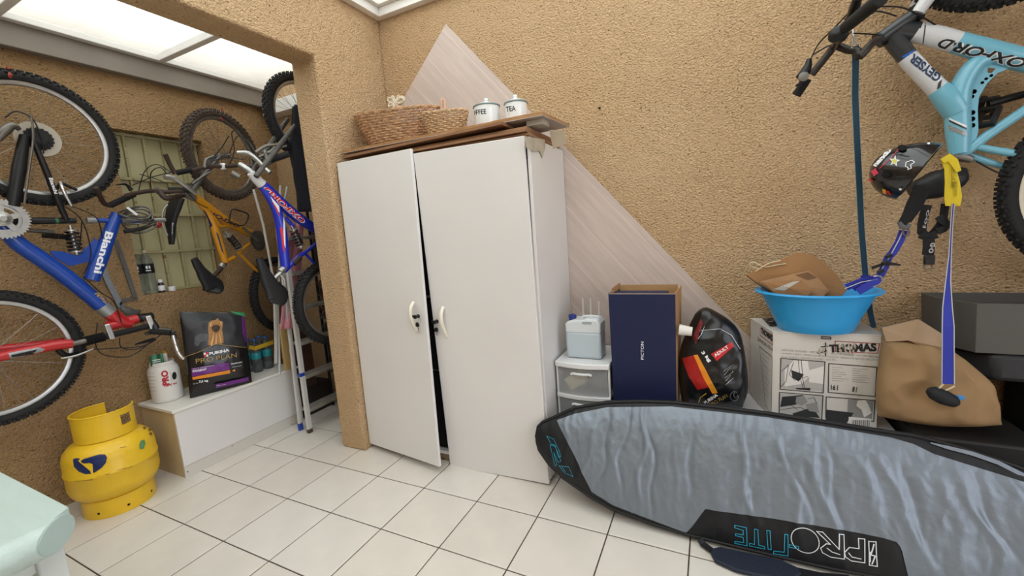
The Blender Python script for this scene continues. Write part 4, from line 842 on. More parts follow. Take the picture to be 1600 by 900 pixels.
# soft bags: a front sheet defined by its corners and puffed out, real back sheet behind
def bag(name, tl, tr, br, bl, nrm, depth, bulge, mat, par=None, wr=.006, ws=9, nu=36, nv=36, seed=0, topfold=.12, edge=None, sq=.5):
    tl, tr, br, bl = map(Vector, (tl, tr, br, bl)); nrm = Vector(nrm).normalized()
    def base(u, v): return bl*(1-u)*(1-v)+br*u*(1-v)+tl*(1-u)*v+tr*u*v
    def prof(u, v): return (max(0, 4*u*(1-u))**sq)*(max(0, 1-abs(2*v-1)**3)**.8)
    def wrk(p, k): return wr*(noise.noise(p*ws+Vector((seed, k, 0)))+.6*noise.noise(p*ws*2.3+Vector((k, seed, 3)))+1.1*(.4-abs(noise.noise(p*ws*.7+Vector((seed*2, 5, k))))))
    def F(u, v):
        q = base(u, v); f = prof(u, v); top = max(0, (v-1+topfold)/topfold); e = edge(u, v) if edge else Vector((0, 0, 0)); return q+nrm*(f*bulge*(1-.6*top)+wrk(q, 0)*min(1, f*1.5))+e
    def Bk(u, v): q = base(u, v); f = prof(u, v); e = edge(u, v) if edge else Vector((0, 0, 0)); return q-nrm*(f*depth+wrk(q, 9)*min(1, f*1.5)*.5)+e
    g = G(); g.grid(F, nu, nv); n1 = len(g.v); g.grid(lambda u, v: Bk(1-u, v), nu, nv)
    # weld the seams
    b = bmesh.new(); vv = [b.verts.new(p) for p in g.v]
    for f in g.f: b.faces.new([vv[i] for i in f])
    bmesh.ops.remove_doubles(b, verts=b.verts, dist=.0004); b.verts.index_update(); g.v = [tuple(v.co) for v in b.verts]; g.f = [tuple(v.index for v in f.verts) for f in b.faces]; b.free()
    o = g.make(name, mat, par, angle=70); return o
BAGB = M('black_foil_bag', '141316', .28, coat=.3, bump=.06, bs=18)
n1 = Vector((.93, -.35, .12)).normalized()
bc = Vector((-.17, -.085, CT+.002)); ux = Vector((.352, .936, 0)).normalized()
c_bl = atp(296, 617, bc, n1); c_br = atp(393, 592, bc, n1); c_bl.z = CT+.004; c_br.z = CT+.004
c_tl = atp(280, 487, bc+n1*-.0, n1); c_tr = atp(381, 489, bc, n1)
pb = bag('dog_food_bag', c_tl, c_tr, c_br, c_bl, n1, .045, .045, BAGB, wr=.007, seed=2)
tag(pb, 'upright black dog food bag with a long-haired terrier printed on it, on the chest', 'bag')
Q = lambda x, y: atp(x, y, bc+n1*.04, n1)
QL = lambda l: [Q(x, y) for x, y in l]
PUR = M('print_purple', '6a2a7d', .4); ORA = M('print_orange', 'e08a24', .4); GOLD = M('print_gold', 'a98c4e', .4); CHARC = M('print_charcoal', '2a2a2e', .4)
poly([QL([(284, 490), (330, 487), (379, 490), (384, 543), (338, 540), (290, 557)])], n1, CHARC, pb, pb, 'print_panel')
poly([QL([(377, 492), (382, 492), (386, 540), (379, 520)])], n1, PUR, pb, pb, 'print_panel')
# dog
TAN = M('dog_tan', 'b07f4a', .6, var=.35, vs=90); TAND = M('dog_dark', '4a3424', .6); DGREY = M('dog_grey', '57575b', .6, var=.4, vs=90)
poly([QL([(304, 540), (304, 528), (308, 523), (316, 521), (326, 522), (328, 540), (322, 540), (320, 533), (314, 534), (309, 541)])], n1, DGREY, pb, pb, 'dog_picture')
poly([QL([(325, 512), (326, 504), (331, 501), (337, 500), (340, 497), (343, 501), (348, 503), (347, 516), (349, 528), (349, 536), (343, 538), (338, 536), (333, 540), (325, 539), (326, 526)])], n1, TAN, pb, pb, 'dog_picture', dense=.006)
poly([QL([(330, 512), (334, 508), (341, 508), (344, 512), (342, 517), (337, 520), (332, 517)])], n1, TAND, pb, pb, 'dog_picture', dense=.006)
for q_ in ([(331, 511.5), (333, 510), (335, 511.5), (333, 513)], [(339, 511), (341, 509.6), (343, 511), (341, 512.4)], [(335, 514), (339, 513.6), (338, 516.4), (336, 516.4)]): poly([QL(q_)], n1, INK, pb, pb, 'dog_picture', dense=.004)
for q_ in ([(329, 540), (333, 522), (334, 522), (332, 540)], [(336, 538), (337.5, 523), (338.3, 523), (338.3, 538)], [(344, 537), (342, 521), (343, 521), (346, 536)], [(327, 509), (330, 503), (331, 504), (329, 511)], [(345, 509), (343, 503), (344, 503), (346.5, 508)]): poly([QL(q_)], n1, M('dog_light', 'd8ad74', .6), pb, pb, 'dog_picture', dense=.006)
poly(stroke([QL([(288, 558), (308, 551), (336, 538), (340, 538), (372, 542), (384, 543)])], .003, n1), n1, GOLD, pb, pb, 'gold_line')
text('PURINA', Q(327, 555), Q(358, 549), .020, n1, WHT, pb, pb, bold=.04)
poly([QL([(318, 551), (325, 550), (325, 557), (319, 558)])], n1, REDT, pb, pb, 'checker_mark'); poly([QL([(318, 551), (321, 550.5), (321, 554), (318.5, 554)]), QL([(322, 554), (325, 553.5), (325, 557), (322, 557)])], n1, WHT, pb, pb, 'checker_mark')
text('PRO PLAN', Q(307, 568), Q(369, 558), .030, n1, GOLD, pb, pb, bold=.0)
poly([QL([(300, 575), (356, 566), (358, 577), (301, 588)])], n1, PUR, pb, pb, 'print_panel'); poly([QL([(301, 588.5), (358, 577.5), (359, 582.5), (302, 593)])], n1, ORA, pb, pb, 'print_panel')
text('EXIGENT', Q(302, 581.5), Q(323, 578), .014, n1, WHT, pb, pb, bold=.03); text('small & medium breed', Q(302, 576.5), Q(334, 571), .006, n1, WHT, pb, pb, dense=.02)
text('Optimum', Q(360, 570), Q(377, 567), .013, n1, WHT, pb, pb, bold=.02); text('nutrition', Q(362, 574), Q(376, 571.5), .006, n1, WHT, pb, pb, dense=.02)
text('7,5 kg', Q(312, 598), Q(325, 595.5), .017, n1, WHT, pb, pb, bold=.04); text('CONT. NETO', Q(303, 600), Q(310.5, 598.5), .006, n1, WHT, pb, pb, dense=.02)
poly([QL([(361, 579), (366, 576), (366, 580)])], n1, ORA, pb, pb, 'print_mark'); poly([QL([(336, 599), (386, 588), (387, 593), (337, 605)])], n1, PUR, pb, pb, 'print_panel'); text('Pollo y arroz', Q(338, 602.5), Q(352, 599.5), .008, n1, WHT, pb, pb, dense=.02)
gp = bag('bag_top_fold', Q(360, 486), Q(382, 489), Q(383, 495), Q(366, 491), n1, .006, .008, M('green_plastic', '2f8a58', .3), pb, .002, nu=8, nv=6)
# bottled water pack behind the bag
PETB = M('pet_plastic_dark', '8c9596', .12, trans=.75, ior=1.2); TEAL = M('teal_film', '2c8c94', .3); YF = M('yellow_film', 'c9a32c', .4)
for i in range(2):
    for j in range(2):
        c = Vector((-.44+.075*i+.04, .225+.085*j, CT+.001)); o = G().lathe([(.03, 0), (.034, .006), (.034, .05), (.030, .058), (.034, .066), (.034, .13), (.034, .175), (.012, .225), (.012, .24)], c, seg=20).make('water_bottle', PETB, None)
        G().lathe([(.0345, .10), (.0350, .101), (.0350, .150), (.0345, .151)], c, seg=20, cap=False).make('label_band', TEAL, o); G().lathe([(.0143, .238), (.0143, .252), (0, .253)], c, seg=14).make('cap', M('bottle_cap_blue', '2a5fa8', .4), o)
        tag(o, 'teal-banded water bottle behind the dog food bag, '+(('back left', 'back right'), ('front left', 'front right'))[i][j]+' of the four', 'bottle', 'bottles of the water pack on the chest')
o = G().strap([Vector((-.32, .182, CT+.205)), Vector((-.285, .20, CT+.19)), Vector((-.28, .345, CT+.20)), Vector((-.30, .36, CT+.21))], .03, .001, Z).make('packing_film', YF, None); tag(o, 'yellow printed film band round the water bottles', 'wrapping')
# things on the window sill
PET = M('clear_pet', 'cfd4cc', .08, trans=.85, ior=1.12); LBL = M('black_label', '15161a', .5)
for k, (px, lab) in enumerate(((220, 'left one of the two clear drink bottles on the window sill'), (239, 'right one of the two clear drink bottles on the window sill'))):
    c = on(px, 462, 0, -.568); c = Vector((-.566, c.y, wz0+.001))
    o = G().lathe([(.026, 0), (.031, .006), (.032, .05), (.029, .09), (.032, .13), (.032, .20), (.029, .225), (.013, .255), (.012, .275)], c, seg=24).make('drink_bottle', PET, None)
    lb = G().lathe([(.0325, .135), (.0332, .137), (.0332, .195), (.0325, .197)], c, seg=24, cap=False).make('label_band', LBL, o); G().lathe([(.015, .268), (.015, .285), (0, .286)], c, seg=16).make('cap', M('pale_cap', 'b5ab8a', .5), o)
    nn = Vector((.95, -.3, 0)).normalized(); q = c+nn*.034; poly([[q+Vector((0, -.016, .15)), q+Vector((0, .012, .15)), q+Vector((0, .010, .156)), q+Vector((0, -.016, .156))], [q+Vector((0, -.014, .165)), q+Vector((0, -.004, .165)), q+Vector((0, -.004, .183)), q+Vector((0, -.014, .183))], [q+Vector((0, .002, .165)), q+Vector((0, .010, .165)), q+Vector((0, .010, .183)), q+Vector((0, .002, .183))]], nn, WHT, o, lb, 'printed_mark')
    tag(o, lab, 'bottle', 'bottles on the window sill')
c = on(254, 459, 0, -.56); c.z = wz0+.001; o = G().lathe([(.015, 0), (.018, .003), (.018, .055), (.010, .065), (.010, .068)], c, seg=18).make('medicine_bottle', M('brown_glass', '3a2c33', .2), None)
G().lathe([(.0183, .012), (.0187, .013), (.0187, .045), (.0183, .046)], c, seg=18, cap=False).make('paper_label', WHT, o); G().lathe([(.0125, .066), (.0125, .086), (0, .087)], c, seg=14).make('cap', WHT, o); tag(o, 'small dark bottle with a white cap on the window sill', 'bottle')
c = on(270, 459, 0, -.555); c.z = wz0+.001; o = G().lathe([(.020, 0), (.022, .003), (.020, .030), (0, .032)], c, seg=20).make('jar_lid', WHT, None); tag(o, 'small white plastic lid lying at the right of the window sill bottles', 'lid')
# steel bracket hanging on the wall below the window
BRK = M('galvanised_flat_iron', '6d6c6a', .5, .7, var=.25, vs=14)
br = thing('steel_bracket', 'bent grey flat steel bracket hanging on the left wall by the window', 'bracket', on(185, 420, 0, -.52))
wl = lambda pts, x=-.512: [on(a, b, 0, x) for a, b in pts]
G().strap(wl([(181, 376), (190, 400), (205, 445), (212, 468)]), .022, .005, Vector((0, 1, .3))).make('arm', BRK, br, smooth=False)
G().strap(wl([(160, 417), (170, 442), (190, 480)]), .028, .005, Vector((0, 1, .3))).make('arm', M('light_galvanised', '8c939b', .45, .6, var=.2, vs=20), br, smooth=False)
G().strap(wl([(187, 476), (196, 468), (213, 466)]), .018, .005, Z).make('cross_piece', BRK, br, smooth=False)
G().tube(wl([(190, 480), (200, 486), (212, 489), (219, 484)], -.49), [.010, .024, .022, .006], 12, smooth=5, side=(0, 0, 1), flat=.35).make('spoon_end', BRK, br)

# ---- alcove end: ladder, jacket, clothes airer, towel, boards, dark shelf
LW = M('ladder_white', 'c9c8c4', .45, var=.1, vs=8, dirt=('6e675d', 26, .66)); LST = M('ladder_tread', '8c877f', .6, var=.3, vs=14); BT = M('blue_tape', '2340a0', .5)
ld = thing('stepladder', 'folded white metal stepladder standing between the chest and the pillar', 'ladder', (.1, .4, 0))
f0 = on(481, 672, 2, .02); f0.x = .105; f0.y = .262
def pl_(x, y, z): return Vector((x, y, z))
for yy in (0, .40): G().bar(pl_(.105, .262+yy, .015), pl_(.10, .285+yy*.86, 1.66), (0, 1, 0), .032, .024).make('front_rail', LW, ld, bevel=.003)
for yy in (0, .40): G().bar(pl_(.0, .268+yy, .03), pl_(.045, .292+yy*.86, 1.62), (0, 1, 0), .026, .02).make('rear_rail', LW, ld, bevel=.003)
for z in (.165, .415, .665, .915, 1.165, 1.415): x = .105; G().box(x-.075, x+.022, .275+.023*z/1.66, .655, z-.012, z+.012).make('tread', LST, ld, bevel=.003)
for yy in (0, .40):
    G().bar(pl_(.0, .268+yy, 0), pl_(.0, .268+yy, .055), (0, 1, 0), .030, .024).make('foot', BT, ld, bevel=.003); G().bar(pl_(.106, .262+yy, 0), pl_(.105, .262+yy, .03), (0, 1, 0), .034, .027).make('foot', M('worn_rubber', '4b3d35', .8), ld, bevel=.003)
G().bar(pl_(.105, .262, .43), pl_(.104, .262, .455), (0, 1, 0), .034, .027).make('tape_wrap', BT, ld)
# airer poles (white rods going up behind the bicycles)
ar = thing('clothes_airer', 'folded clothes airer of chipped white rods behind the deep blue bicycle', 'clothes airer', (-.08, .45, CT))
for a, b_ in (((396, 296), (411, 350)), ((411, 350), (428, 440)), ((428, 440), (431, 560)), ((433, 440), (437, 585)), ((438, 290), (436, 440)), ((449, 292), (436, 352))):
    G().tube([on(*a, 0, -.13), on(*b_, 0, -.13)], .0085, 8).make('rod', LW, ar)
G().bar(on(431, 470, 0, -.12), on(431, 568, 0, -.12), (0, 1, 0), .022, .008).make('slotted_rod', LW, ar, bevel=.002)
# pink towel
PINK = M('pink_cloth', 'cf8f9d', .9, var=.15, vs=6, bump=.3, bs=120)
def cloth(name, cols, x, nu, nv, amp, mat, off=0):
    g = G(); 
    def F(u, v):
        l = cols(v); a = on(l[0], l[2], 0, x); b_ = on(l[1], l[3], 0, x); p = a.lerp(b_, u); p.x += amp*(math.sin(u*11+v*2)+.5*math.sin(u*23+v*5)); return p
    g.grid(F, nu, nv); return g.make(name, mat, None, solid=.004, angle=80, fixn=False)
def tow(v): return (452-15*v, 476-9*v, 350+165*v, 346+166*v)
o = cloth('towel', tow, .03, 20, 24, .008, PINK); tag(o, 'long pink towel hanging behind the deep blue bicycle seat', 'towel')
o = cloth('headscarf', lambda v: (466-2*v, 486+1*v, 310+18*v, 312+18*v), .16, 10, 8, .012, PINK); tag(o, 'small pink cloth bundled at the right behind the deep blue frame', 'cloth')
# dark wooden panel and tan board on the chest end
o = G().hexa([(-.135, .30, CT+.001), (-.11, .30, CT+.001), (-.11, .36, CT+.001), (-.135, .36, CT+.001), (-.135, .30, .80), (-.11, .30, .80), (-.11, .36, .80), (-.135, .36, .80)]).make('wooden_batten', M('pine_batten', 'c2a46b', .6, var=.15, vs=7, stretch=(6, 6, 1)), None, bevel=.002); tag(o, 'pale pine batten standing on the right end of the chest under the pink towel', 'wood batten')
o = G().box(-.155, -.14, .361, .56, CT-.2, .80).make('dark_wood_panel', M('reddish_dark_panel', '4c3228', .5, var=.4, vs=9), None, smooth=False); tag(o, 'dark reddish wooden panel standing beside the pine batten', 'panel')
o = G().box(-.30, -.156, .42, .70, 0, CT-.21).make('storage_box', M('dark_box', '2a2523', .7), None, bevel=.004); tag(o, 'dark box on the floor under the reddish panel behind the chest', 'box')
# jacket hanging on the back wall of the alcove side of the pillar
JK = M('dark_navy_fabric', '14161f', .9, bump=.2, bs=40)
def F(u, v):
    xl = [458, 456, 455, 451, 450, 452, 456, 458, 462, 464][min(9, int(v*9.99))]; tt = v*9-int(v*8.99); nx = [458, 456, 455, 451, 450, 452, 456, 458, 462, 464, 466]
    l = nx[min(10, int(v*10))]*(1-(v*10 % 1))+nx[min(10, int(v*10)+1)]*(v*10 % 1); r_ = 467+26*v+3
    y = 166+165*v; a = on(l, y, 1, .30); b_ = on(r_+14, y, 1, .30); p = a.lerp(b_, u); p.y += .012*math.sin(u*9+v*3)-.03*math.sin(PI*u); return p
g = G(); g.grid(F, 14, 30); o = g.make('jacket', JK, None, solid=.01, angle=80, fixn=False); tag(o, 'dark navy jacket hanging beside the doorway pillar in the alcove', 'jacket')
# dark storage shelf unit in the alcove end
sh = thing('shelf_unit', 'dark cluttered metal shelf unit at the far end of the alcove', 'shelf unit', (.35, .66, 0))
DK = M('dark_steel', '2b2a2b', .6, .3); 
for x in (-.14, .50):
    for y in (.69, .755): G().box(x-.008, x+.008, y-.008, y+.008, 0, 1.75).make('post', DK, sh)
for z in (.30, .75, 1.15, 1.5): G().box(-.15, .51, .68, .765, z, z+.02).make('shelf', M('grey_shelf', '4d4b49', .6), sh)
for (x0, x1, z, h, c, l) in ((-.12, .12, .77, .30, '3a1f22', 'maroon box on the second shelf of the dark shelf unit'), (.20, .48, .77, .28, '23262a', 'blackish box beside the maroon box on the dark shelf unit'), (-.12, .47, 1.17, .30, '2a2b30', 'wide blackish bag on the third shelf of the dark shelf unit'), (-.12, .48, .32, .40, '1e1d1f', 'black crate on the lowest shelf of the dark shelf unit'), (.0, .45, 1.52, .22, '33333a', 'grey-black bundle on the top shelf of the dark shelf unit')):
    o = G().box(x0, x1, .685, .76, z+.001, z+h).make('storage_box', M('box_'+c, c, .7, var=.3, vs=20), None, bevel=.01); tag(o, l, 'box')
o = G().bar((.503, .30, .001), (.503, .30, .21), (0, 1, 0), .03, .012).make('white_offcut', WHITE, None); tag(o, 'short white strip standing against the foot of the pillar', 'wood strip')
# ================================================================ RIGHT SIDE ALONG THE BACK WALL
BZ = .42
LOWW = M('white_bench_top', 'cfcfd2', .4, var=.05, vs=4)
bn = thing('bench', 'low white bench along the back wall under the boxes and bags', 'bench', (2.95, .55, 0))
G().box(2.305, 3.46, .36, .755, BZ-.02, BZ).make('top', LOWW, bn, bevel=.002, smooth=False)
for x in (2.32, 2.9, 3.44): G().box(x-.01, x+.01, .37, .75, 0, BZ-.021).make('side', LOWW, bn, smooth=False)
# drawer tower
TP = M('tower_white_plastic', 'dcdcdc', .35); CLR = M('frosted_drawer', 'cfd1d1', .35, trans=.4, ior=1.1, alpha=.42)
tx0, tx1, ty0, ty1, tz1 = 1.998, 2.290, .40, .74, .648
tw = thing('drawer_tower', 'white plastic drawer tower with frosted clear drawers beside the cabinet', 'drawer unit', (2.14, .56, 0))
def bow(x0, x1, y0, y1, z0, z1, d=.018, n=12):
    pl = [(x0, y1, z0), (x1, y1, z0)][::-1]; fr = [(x0+(x1-x0)*i/n, y0-d*math.sin(PI*i/n), z0) for i in range(n+1)]
    return G().prism(fr+[(x1, y1, z0), (x0, y1, z0)], (0, 0, z1-z0))
bow(tx0, tx1, ty0-.012, ty1, tz1-.03, tz1, .022).make('top', TP, tw, bevel=.005)
for z in (.455, .245, .035): bow(tx0, tx1, ty0-.004, ty1, z-.012, z+.010, .02).make('frame_rail', TP, tw, bevel=.003)
for x in (tx0+.005, tx1-.005):
    for y in (ty0+.02, ty1-.015): G().box(x-.005, x+.005, y-.014, y+.014, 0, tz1-.03).make('post', TP, tw)
for k, (za, zb) in enumerate(((.47, .612), (.258, .442), (.048, .232))):
    g = G(); n = 12
    fr = lambda dd: [(tx0+.012+(tx1-tx0-.024)*i/n, ty0+dd-.018*math.sin(PI*i/n)) for i in range(n+1)]
    o_ = fr(0); i_ = fr(.0025)
    vs = [(x, y, za) for x, y in o_]+[(x, y, zb) for x, y in o_]+[(x, y, za) for x, y in i_]+[(x, y, zb) for x, y in i_]; m_ = n+1
    fs = []
    for i in range(n): fs += [(i, i+1, m_+i+1, m_+i), (2*m_+i, 3*m_+i, 3*m_+i+1, 2*m_+i+1), (m_+i, m_+i+1, 3*m_+i+1, 3*m_+i), (i, 2*m_+i, 2*m_+i+1, i+1)]
    g.add(vs, fs); dw = g.make('drawer', CLR, tw)
    g = G(); g.box(tx0+.012, tx0+.0145, ty0+.004, ty1-.01, za, zb).box(tx1-.0145, tx1-.012, ty0+.004, ty1-.01, za, zb).box(tx0+.0145, tx1-.0145, ty1-.0125, ty1-.01, za, zb).box(tx0+.0145, tx1-.0145, ty0+.004, ty1-.0125, za, za+.0025); g.make('tray', CLR, dw, smooth=False)
    g = G(); xs = [(tx0+tx1)/2-.055+.11*i/8 for i in range(9)]
    g.tube([(x, ty0-.018-.012*math.sin(PI*i/8)-.002, zb-.022-.006*(1 if i in (0, 8) else 0)) for i, x in enumerate(xs)], .007, 8, smooth=2); g.make('handle', TP, dw)
o = G().bar((2.05, .43, .50), (2.15, .425, .575), (.5, 0, -.8), .075, .006).make('electric_cable_cover', M('beige_plastic', 'c9bd97', .5), None, bevel=.003); o.name = 'plastic_bracket'; tag(o, 'beige plastic bracket lying in the top drawer of the tower', 'bracket')
o = G().tube([(2.12, .46, .50), (2.16, .47, .53), (2.20, .46, .515), (2.23, .48, .50), (2.18, .5, .49)], .018, 10, smooth=4).make('cloth_bundle', M('brown_bundle', '7a6a50', .8, var=.3, vs=30), None); tag(o, 'brownish crumpled bundle behind the bracket in the top drawer', 'bundle')
o = G().box(2.06, 2.26, .50, .70, .4735, .55).make('dark_case', M('dark_case', '33363d', .5), None, bevel=.01); tag(o, 'dark case at the back of the top drawer', 'case')
o = G().box(2.04, 2.25, .44, .70, .2625, .36).make('dark_case', M('dark_case2', '2c2e33', .5), None, bevel=.01); tag(o, 'dark case seen in the second drawer of the tower', 'case')
# jerry can
JC = M('translucent_hdpe', 'd5dadd', .35, alpha=.96); LIQ = M('jerrycan_liquid_level', 'b6c2c9', .3)
jx0, jx1, jy0, jy1 = 2.045, 2.238, .45, .57; jz = tz1+.001
jc = thing('jerry_can', 'translucent white jerry can with a blue cap on the drawer tower', 'jerry can', (2.14, .5, jz))
def rbox(x0, x1, y0, y1, z0, z1, b): g = G().box(x0, x1, y0, y1, z0, z1); return g
b1_ = rbox(jx0, jx1, jy0, jy1, jz, jz+.148, .02).make('lower_body', LIQ, jc, bevel=.016, seg=4)
pts = [(jx0, jz+.140), (jx1, jz+.140), (jx1, jz+.195), (jx1-.018, jz+.218), (jx1-.075, jz+.222), (jx1-.09, jz+.215), (jx0+.045, jz+.212), (jx0+.006, jz+.200), (jx0, jz+.19)]
G().prism([(x, jy0+.0005, z) for x, z in pts], (0, jy1-jy0-.001, 0)).make('upper_body', JC, jc, bevel=.010, seg=3)
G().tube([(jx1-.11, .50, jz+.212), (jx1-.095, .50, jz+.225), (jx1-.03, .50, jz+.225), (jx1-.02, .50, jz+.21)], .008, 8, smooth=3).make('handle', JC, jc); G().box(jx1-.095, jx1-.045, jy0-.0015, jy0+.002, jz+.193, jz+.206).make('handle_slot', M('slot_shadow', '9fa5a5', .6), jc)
G().lathe([(.02, .195), (.02, .212), (.0215, .213), (.0215, .232), (.018, .234), (0, .234)], (jx0+.03, .50, jz), seg=24).make('cap', M('cap_blue', '23357f', .4), jc)
for k, (px, py0, py1, q) in enumerate(((911, 486, 466, 'leftmost'), (923, 486, 466, 'middle'), (936, 488, 471, 'rightmost'))):
    c = on(px, py0, 1, .60); t_ = on(px, py1, 1, .60); h_ = t_.z-(jz)
    o = G().lathe([(.016, 0), (.016, .06), (.009, .075), (.0075, .19), (.003, h_-.002), (0, h_)], (c.x, .605, jz), seg=14).make('sealant_nozzle', M('nozzle_plastic', 'd8d5cc', .4), None); tag(o, q+' of three pale nozzle tips standing behind the jerry can', 'nozzle', 'sealant nozzles behind the jerry can')
# blue box
NV = M('navy_card', '121b42', .6, var=.05, vs=4); KR = M('kraft_card', 'b58d61', .8, var=.12, vs=8)
bx0, bx1, by0, by1, bz1 = 2.303, 2.612, .40, .655, 1.018
pcb = thing('carton_box', 'tall open dark blue cardboard box with small white lettering', 'box', ((bx0+bx1)/2, .52, BZ))
fp = G().hexa([(bx0+.004, by0, BZ+.002), (bx1-.002, by0, BZ+.002), (bx1-.002, by0+.005, BZ+.002), (bx0+.004, by0+.005, BZ+.002), (bx0-.004, by0, bz1), (bx1, by0, bz1), (bx1, by0+.005, bz1), (bx0-.004, by0+.005, bz1)]).make('front_panel', NV, pcb, smooth=False)
G().box(bx0, bx0+.004, by0+.006, by1, BZ+.002, bz1).make('side_panel', NV, pcb, smooth=False); G().hexa([(bx1-.006, by0+.006, BZ+.002), (bx1-.002, by0+.006, BZ+.002), (bx1-.002, by1, BZ+.002), (bx1-.006, by1, BZ+.002), (bx1-.004, by0+.006, bz1), (bx1, by0+.006, bz1), (bx1+.012, by1, bz1), (bx1+.008, by1, bz1)]).make('side_panel', KR, pcb, smooth=False)
G().box(bx0+.005, bx1-.006, by1-.004, by1, BZ+.002, bz1+.005).make('back_panel', KR, pcb, smooth=False); G().box(bx0+.004, bx1-.006, by0+.006, by1-.005, BZ+.002, BZ+.006).make('base_panel', KR, pcb, smooth=False)
G().box(bx0+.008, bx1-.04, by0+.012, by0+.12, bz1-.02, bz1-.006).make('inner_flap', NV, pcb, smooth=False); G().box(bx0+.01, bx0+.012, by0+.01, by1-.03, bz1-.01, bz1+.022).make('torn_edge', KR, pcb, smooth=False)
G().box(bx0+.0, bx1-.0, by0-.0012, by0-.0003, bz1-.004, bz1-.0005).make('kraft_edge', M('kraft_edge', 'a89684', .8), pcb, smooth=False)
text('PICTON', on(1006, 562, 1, by0), on(1006, 534, 1, by0), .014, (0, -1, 0), WHT, pcb, None, bold=.01)
CUP = M('white_cup', 'dedad2', .5)
g = G(); a = on(1061, 515, 1, .42); b_ = on(1081, 518, 1, .42); ax = (b_-a).normalized()
o = g.lathe([(.026, 0), (.024, 0), (.019, .055), (0, .056), (0, .058), (.021, .058), (.026, 0)], a+Vector((0, 0, 0)), ax, 24, cap=False).make('paper_cup', CUP, None); tag(o, 'small white cup lying sideways between the blue box and the black bag', 'cup')
# black dog food bag, slumped
nB = Vector((-.1, -.98, .15)).normalized(); pB = Vector((2.78, .47, .6)); QB = lambda x, y, o=0: atp(x, y, pB+nB*o, nB)
SLK = M('black_slick_bag', '121316', .32, coat=.15, bump=.12, bs=20)
def curve_(pts):
    def f(v):
        t = v*(len(pts)-1); i = min(int(t), len(pts)-2); k = t-i; p0, p1, p2, p3 = [pts[max(0, min(len(pts)-1, j))] for j in (i-1, i, i+1, i+2)]
        return tuple(.5*((2*b1)+(-a1+c1)*k+(2*a1-5*b1+4*c1-d1)*k*k+(-a1+3*b1-3*c1+d1)*k**3) for a1, b1, c1, d1 in zip(p0, p1, p2, p3))
    return f
def pxbag(name, lft, rgt, QF, nrm, depth, bulge, mat, wr, ws, seed, crease=0, nu=54, nv=54, par=None, sq=.5, botsag=0, topbump=0):
    lf, rf_ = curve_(lft), curve_(rgt); nrm = Vector(nrm).normalized()
    def ridg(p): return (1-abs(noise.noise(p))*2.2)
    def F(u, v, side=1):
        a, b_ = lf(v), rf_(v); x = a[0]*(1-u)+b_[0]*u; y = a[1]*(1-u)+b_[1]*u+botsag*math.sin(PI*u)*(1-v)**3-topbump*math.sin(PI*u)*v**3; q = QF(x, y)
        f = (max(0, 4*u*(1-u))**sq)*(max(0, 1-abs(2*v-1)**3.5)**.7); P3 = q*ws+Vector((seed, 0, 0))
        w_ = wr*(noise.noise(P3)+.5*noise.noise(P3*2.1))+crease*(ridg(P3*.8+Vector((0, 3, 1)))*.7+.45*ridg(P3*1.9))
        return q+nrm*((f*bulge+w_*min(1, f*2)) if side > 0 else -(f*depth+w_*.4*min(1, f*2)))
    g = G(); g.grid(lambda u, v: F(u, v), nu, nv); g.grid(lambda u, v: F(1-u, v, -1), nu, nv)
    b = bmesh.new(); vv = [b.verts.new(p) for p in g.v]
    for f in g.f: b.faces.new([vv[i] for i in f])
    bmesh.ops.remove_doubles(b, verts=b.verts, dist=.0004); b.verts.index_update(); g.v = [tuple(v.co) for v in b.verts]; g.f = [tuple(v.index for v in f.verts) for f in b.faces]; b.free()
    return g.make(name, mat, par, angle=50)
bb = pxbag('dog_food_bag', [(1066, 632), (1062, 605), (1060, 575), (1063, 545), (1074, 515), (1086, 490)], [(1160, 637), (1169, 605), (1165, 560), (1157, 522), (1140, 500), (1112, 483)], QB, nB, .12, .07, SLK, .008, 9, 5, crease=.010, sq=.6, topbump=6)
tag(bb, 'slumped glossy black dog food bag with a red and yellow panel on the bench', 'bag')
QLB = lambda l: [QB(x, y, .06) for x, y in l]
poly([QLB([(1066, 560), (1084, 555), (1108, 605), (1090, 609), (1076, 588)])], nB, M('print_darkred', 'a3201f', .35), bb, bb, 'print_panel'); poly([QLB([(1084, 555), (1090, 554), (1105, 582), (1121, 614), (1113, 615), (1099, 590)])], nB, ORA, bb, bb, 'print_panel')
poly([QLB([(1111, 553), (1143, 534), (1146, 541), (1120, 564)])], nB, REDT, bb, bb, 'print_panel'); text('ADULT', QB(1118, 558, .06), QB(1139, 543, .06), .014, nB, WHT, bb, bb, bold=.03)
text('3 kg', QB(1094, 551, .06), QB(1107, 567, .06), .020, nB, WHT, bb, bb, bold=.05); text('PURINA', QB(1103, 631, .06), QB(1122, 618, .06), .014, nB, WHT, bb, bb, bold=.03); text('PRO PLAN', QB(1112, 634, .06), QB(1138, 619, .06), .016, nB, GOLD, bb, bb)
poly(stroke([QLB([(1091, 630), (1095, 620), (1103, 614)]), QLB([(1120, 612), (1111, 596)])], .003, nB), nB, YEL, bb, bb, 'gold_line'); poly(stroke([QLB([(1147+6*math.cos(a), 618+7*math.sin(a)) for a in [.3*i for i in range(19)]]), QLB([(1149+3*math.cos(a), 616+4*math.sin(a)) for a in [.3*i for i in range(15)]])], .002, nB), nB, SILP, bb, bb, 'round_mark')
poly(stroke([QLB([(1088, 517), (1105, 516), (1125, 514), (1142, 524), (1155, 545)]), QLB([(1088, 535), (1096, 524), (1101, 510)])], .0025, nB), nB, SILP, bb, bb, 'seam_line'); poly([QLB([(1083, 528), (1090, 512), (1096, 498), (1100, 505), (1094, 520), (1090, 536)])], nB, M('print_deepred', '6a1a1c', .35), bb, bb, 'print_panel')
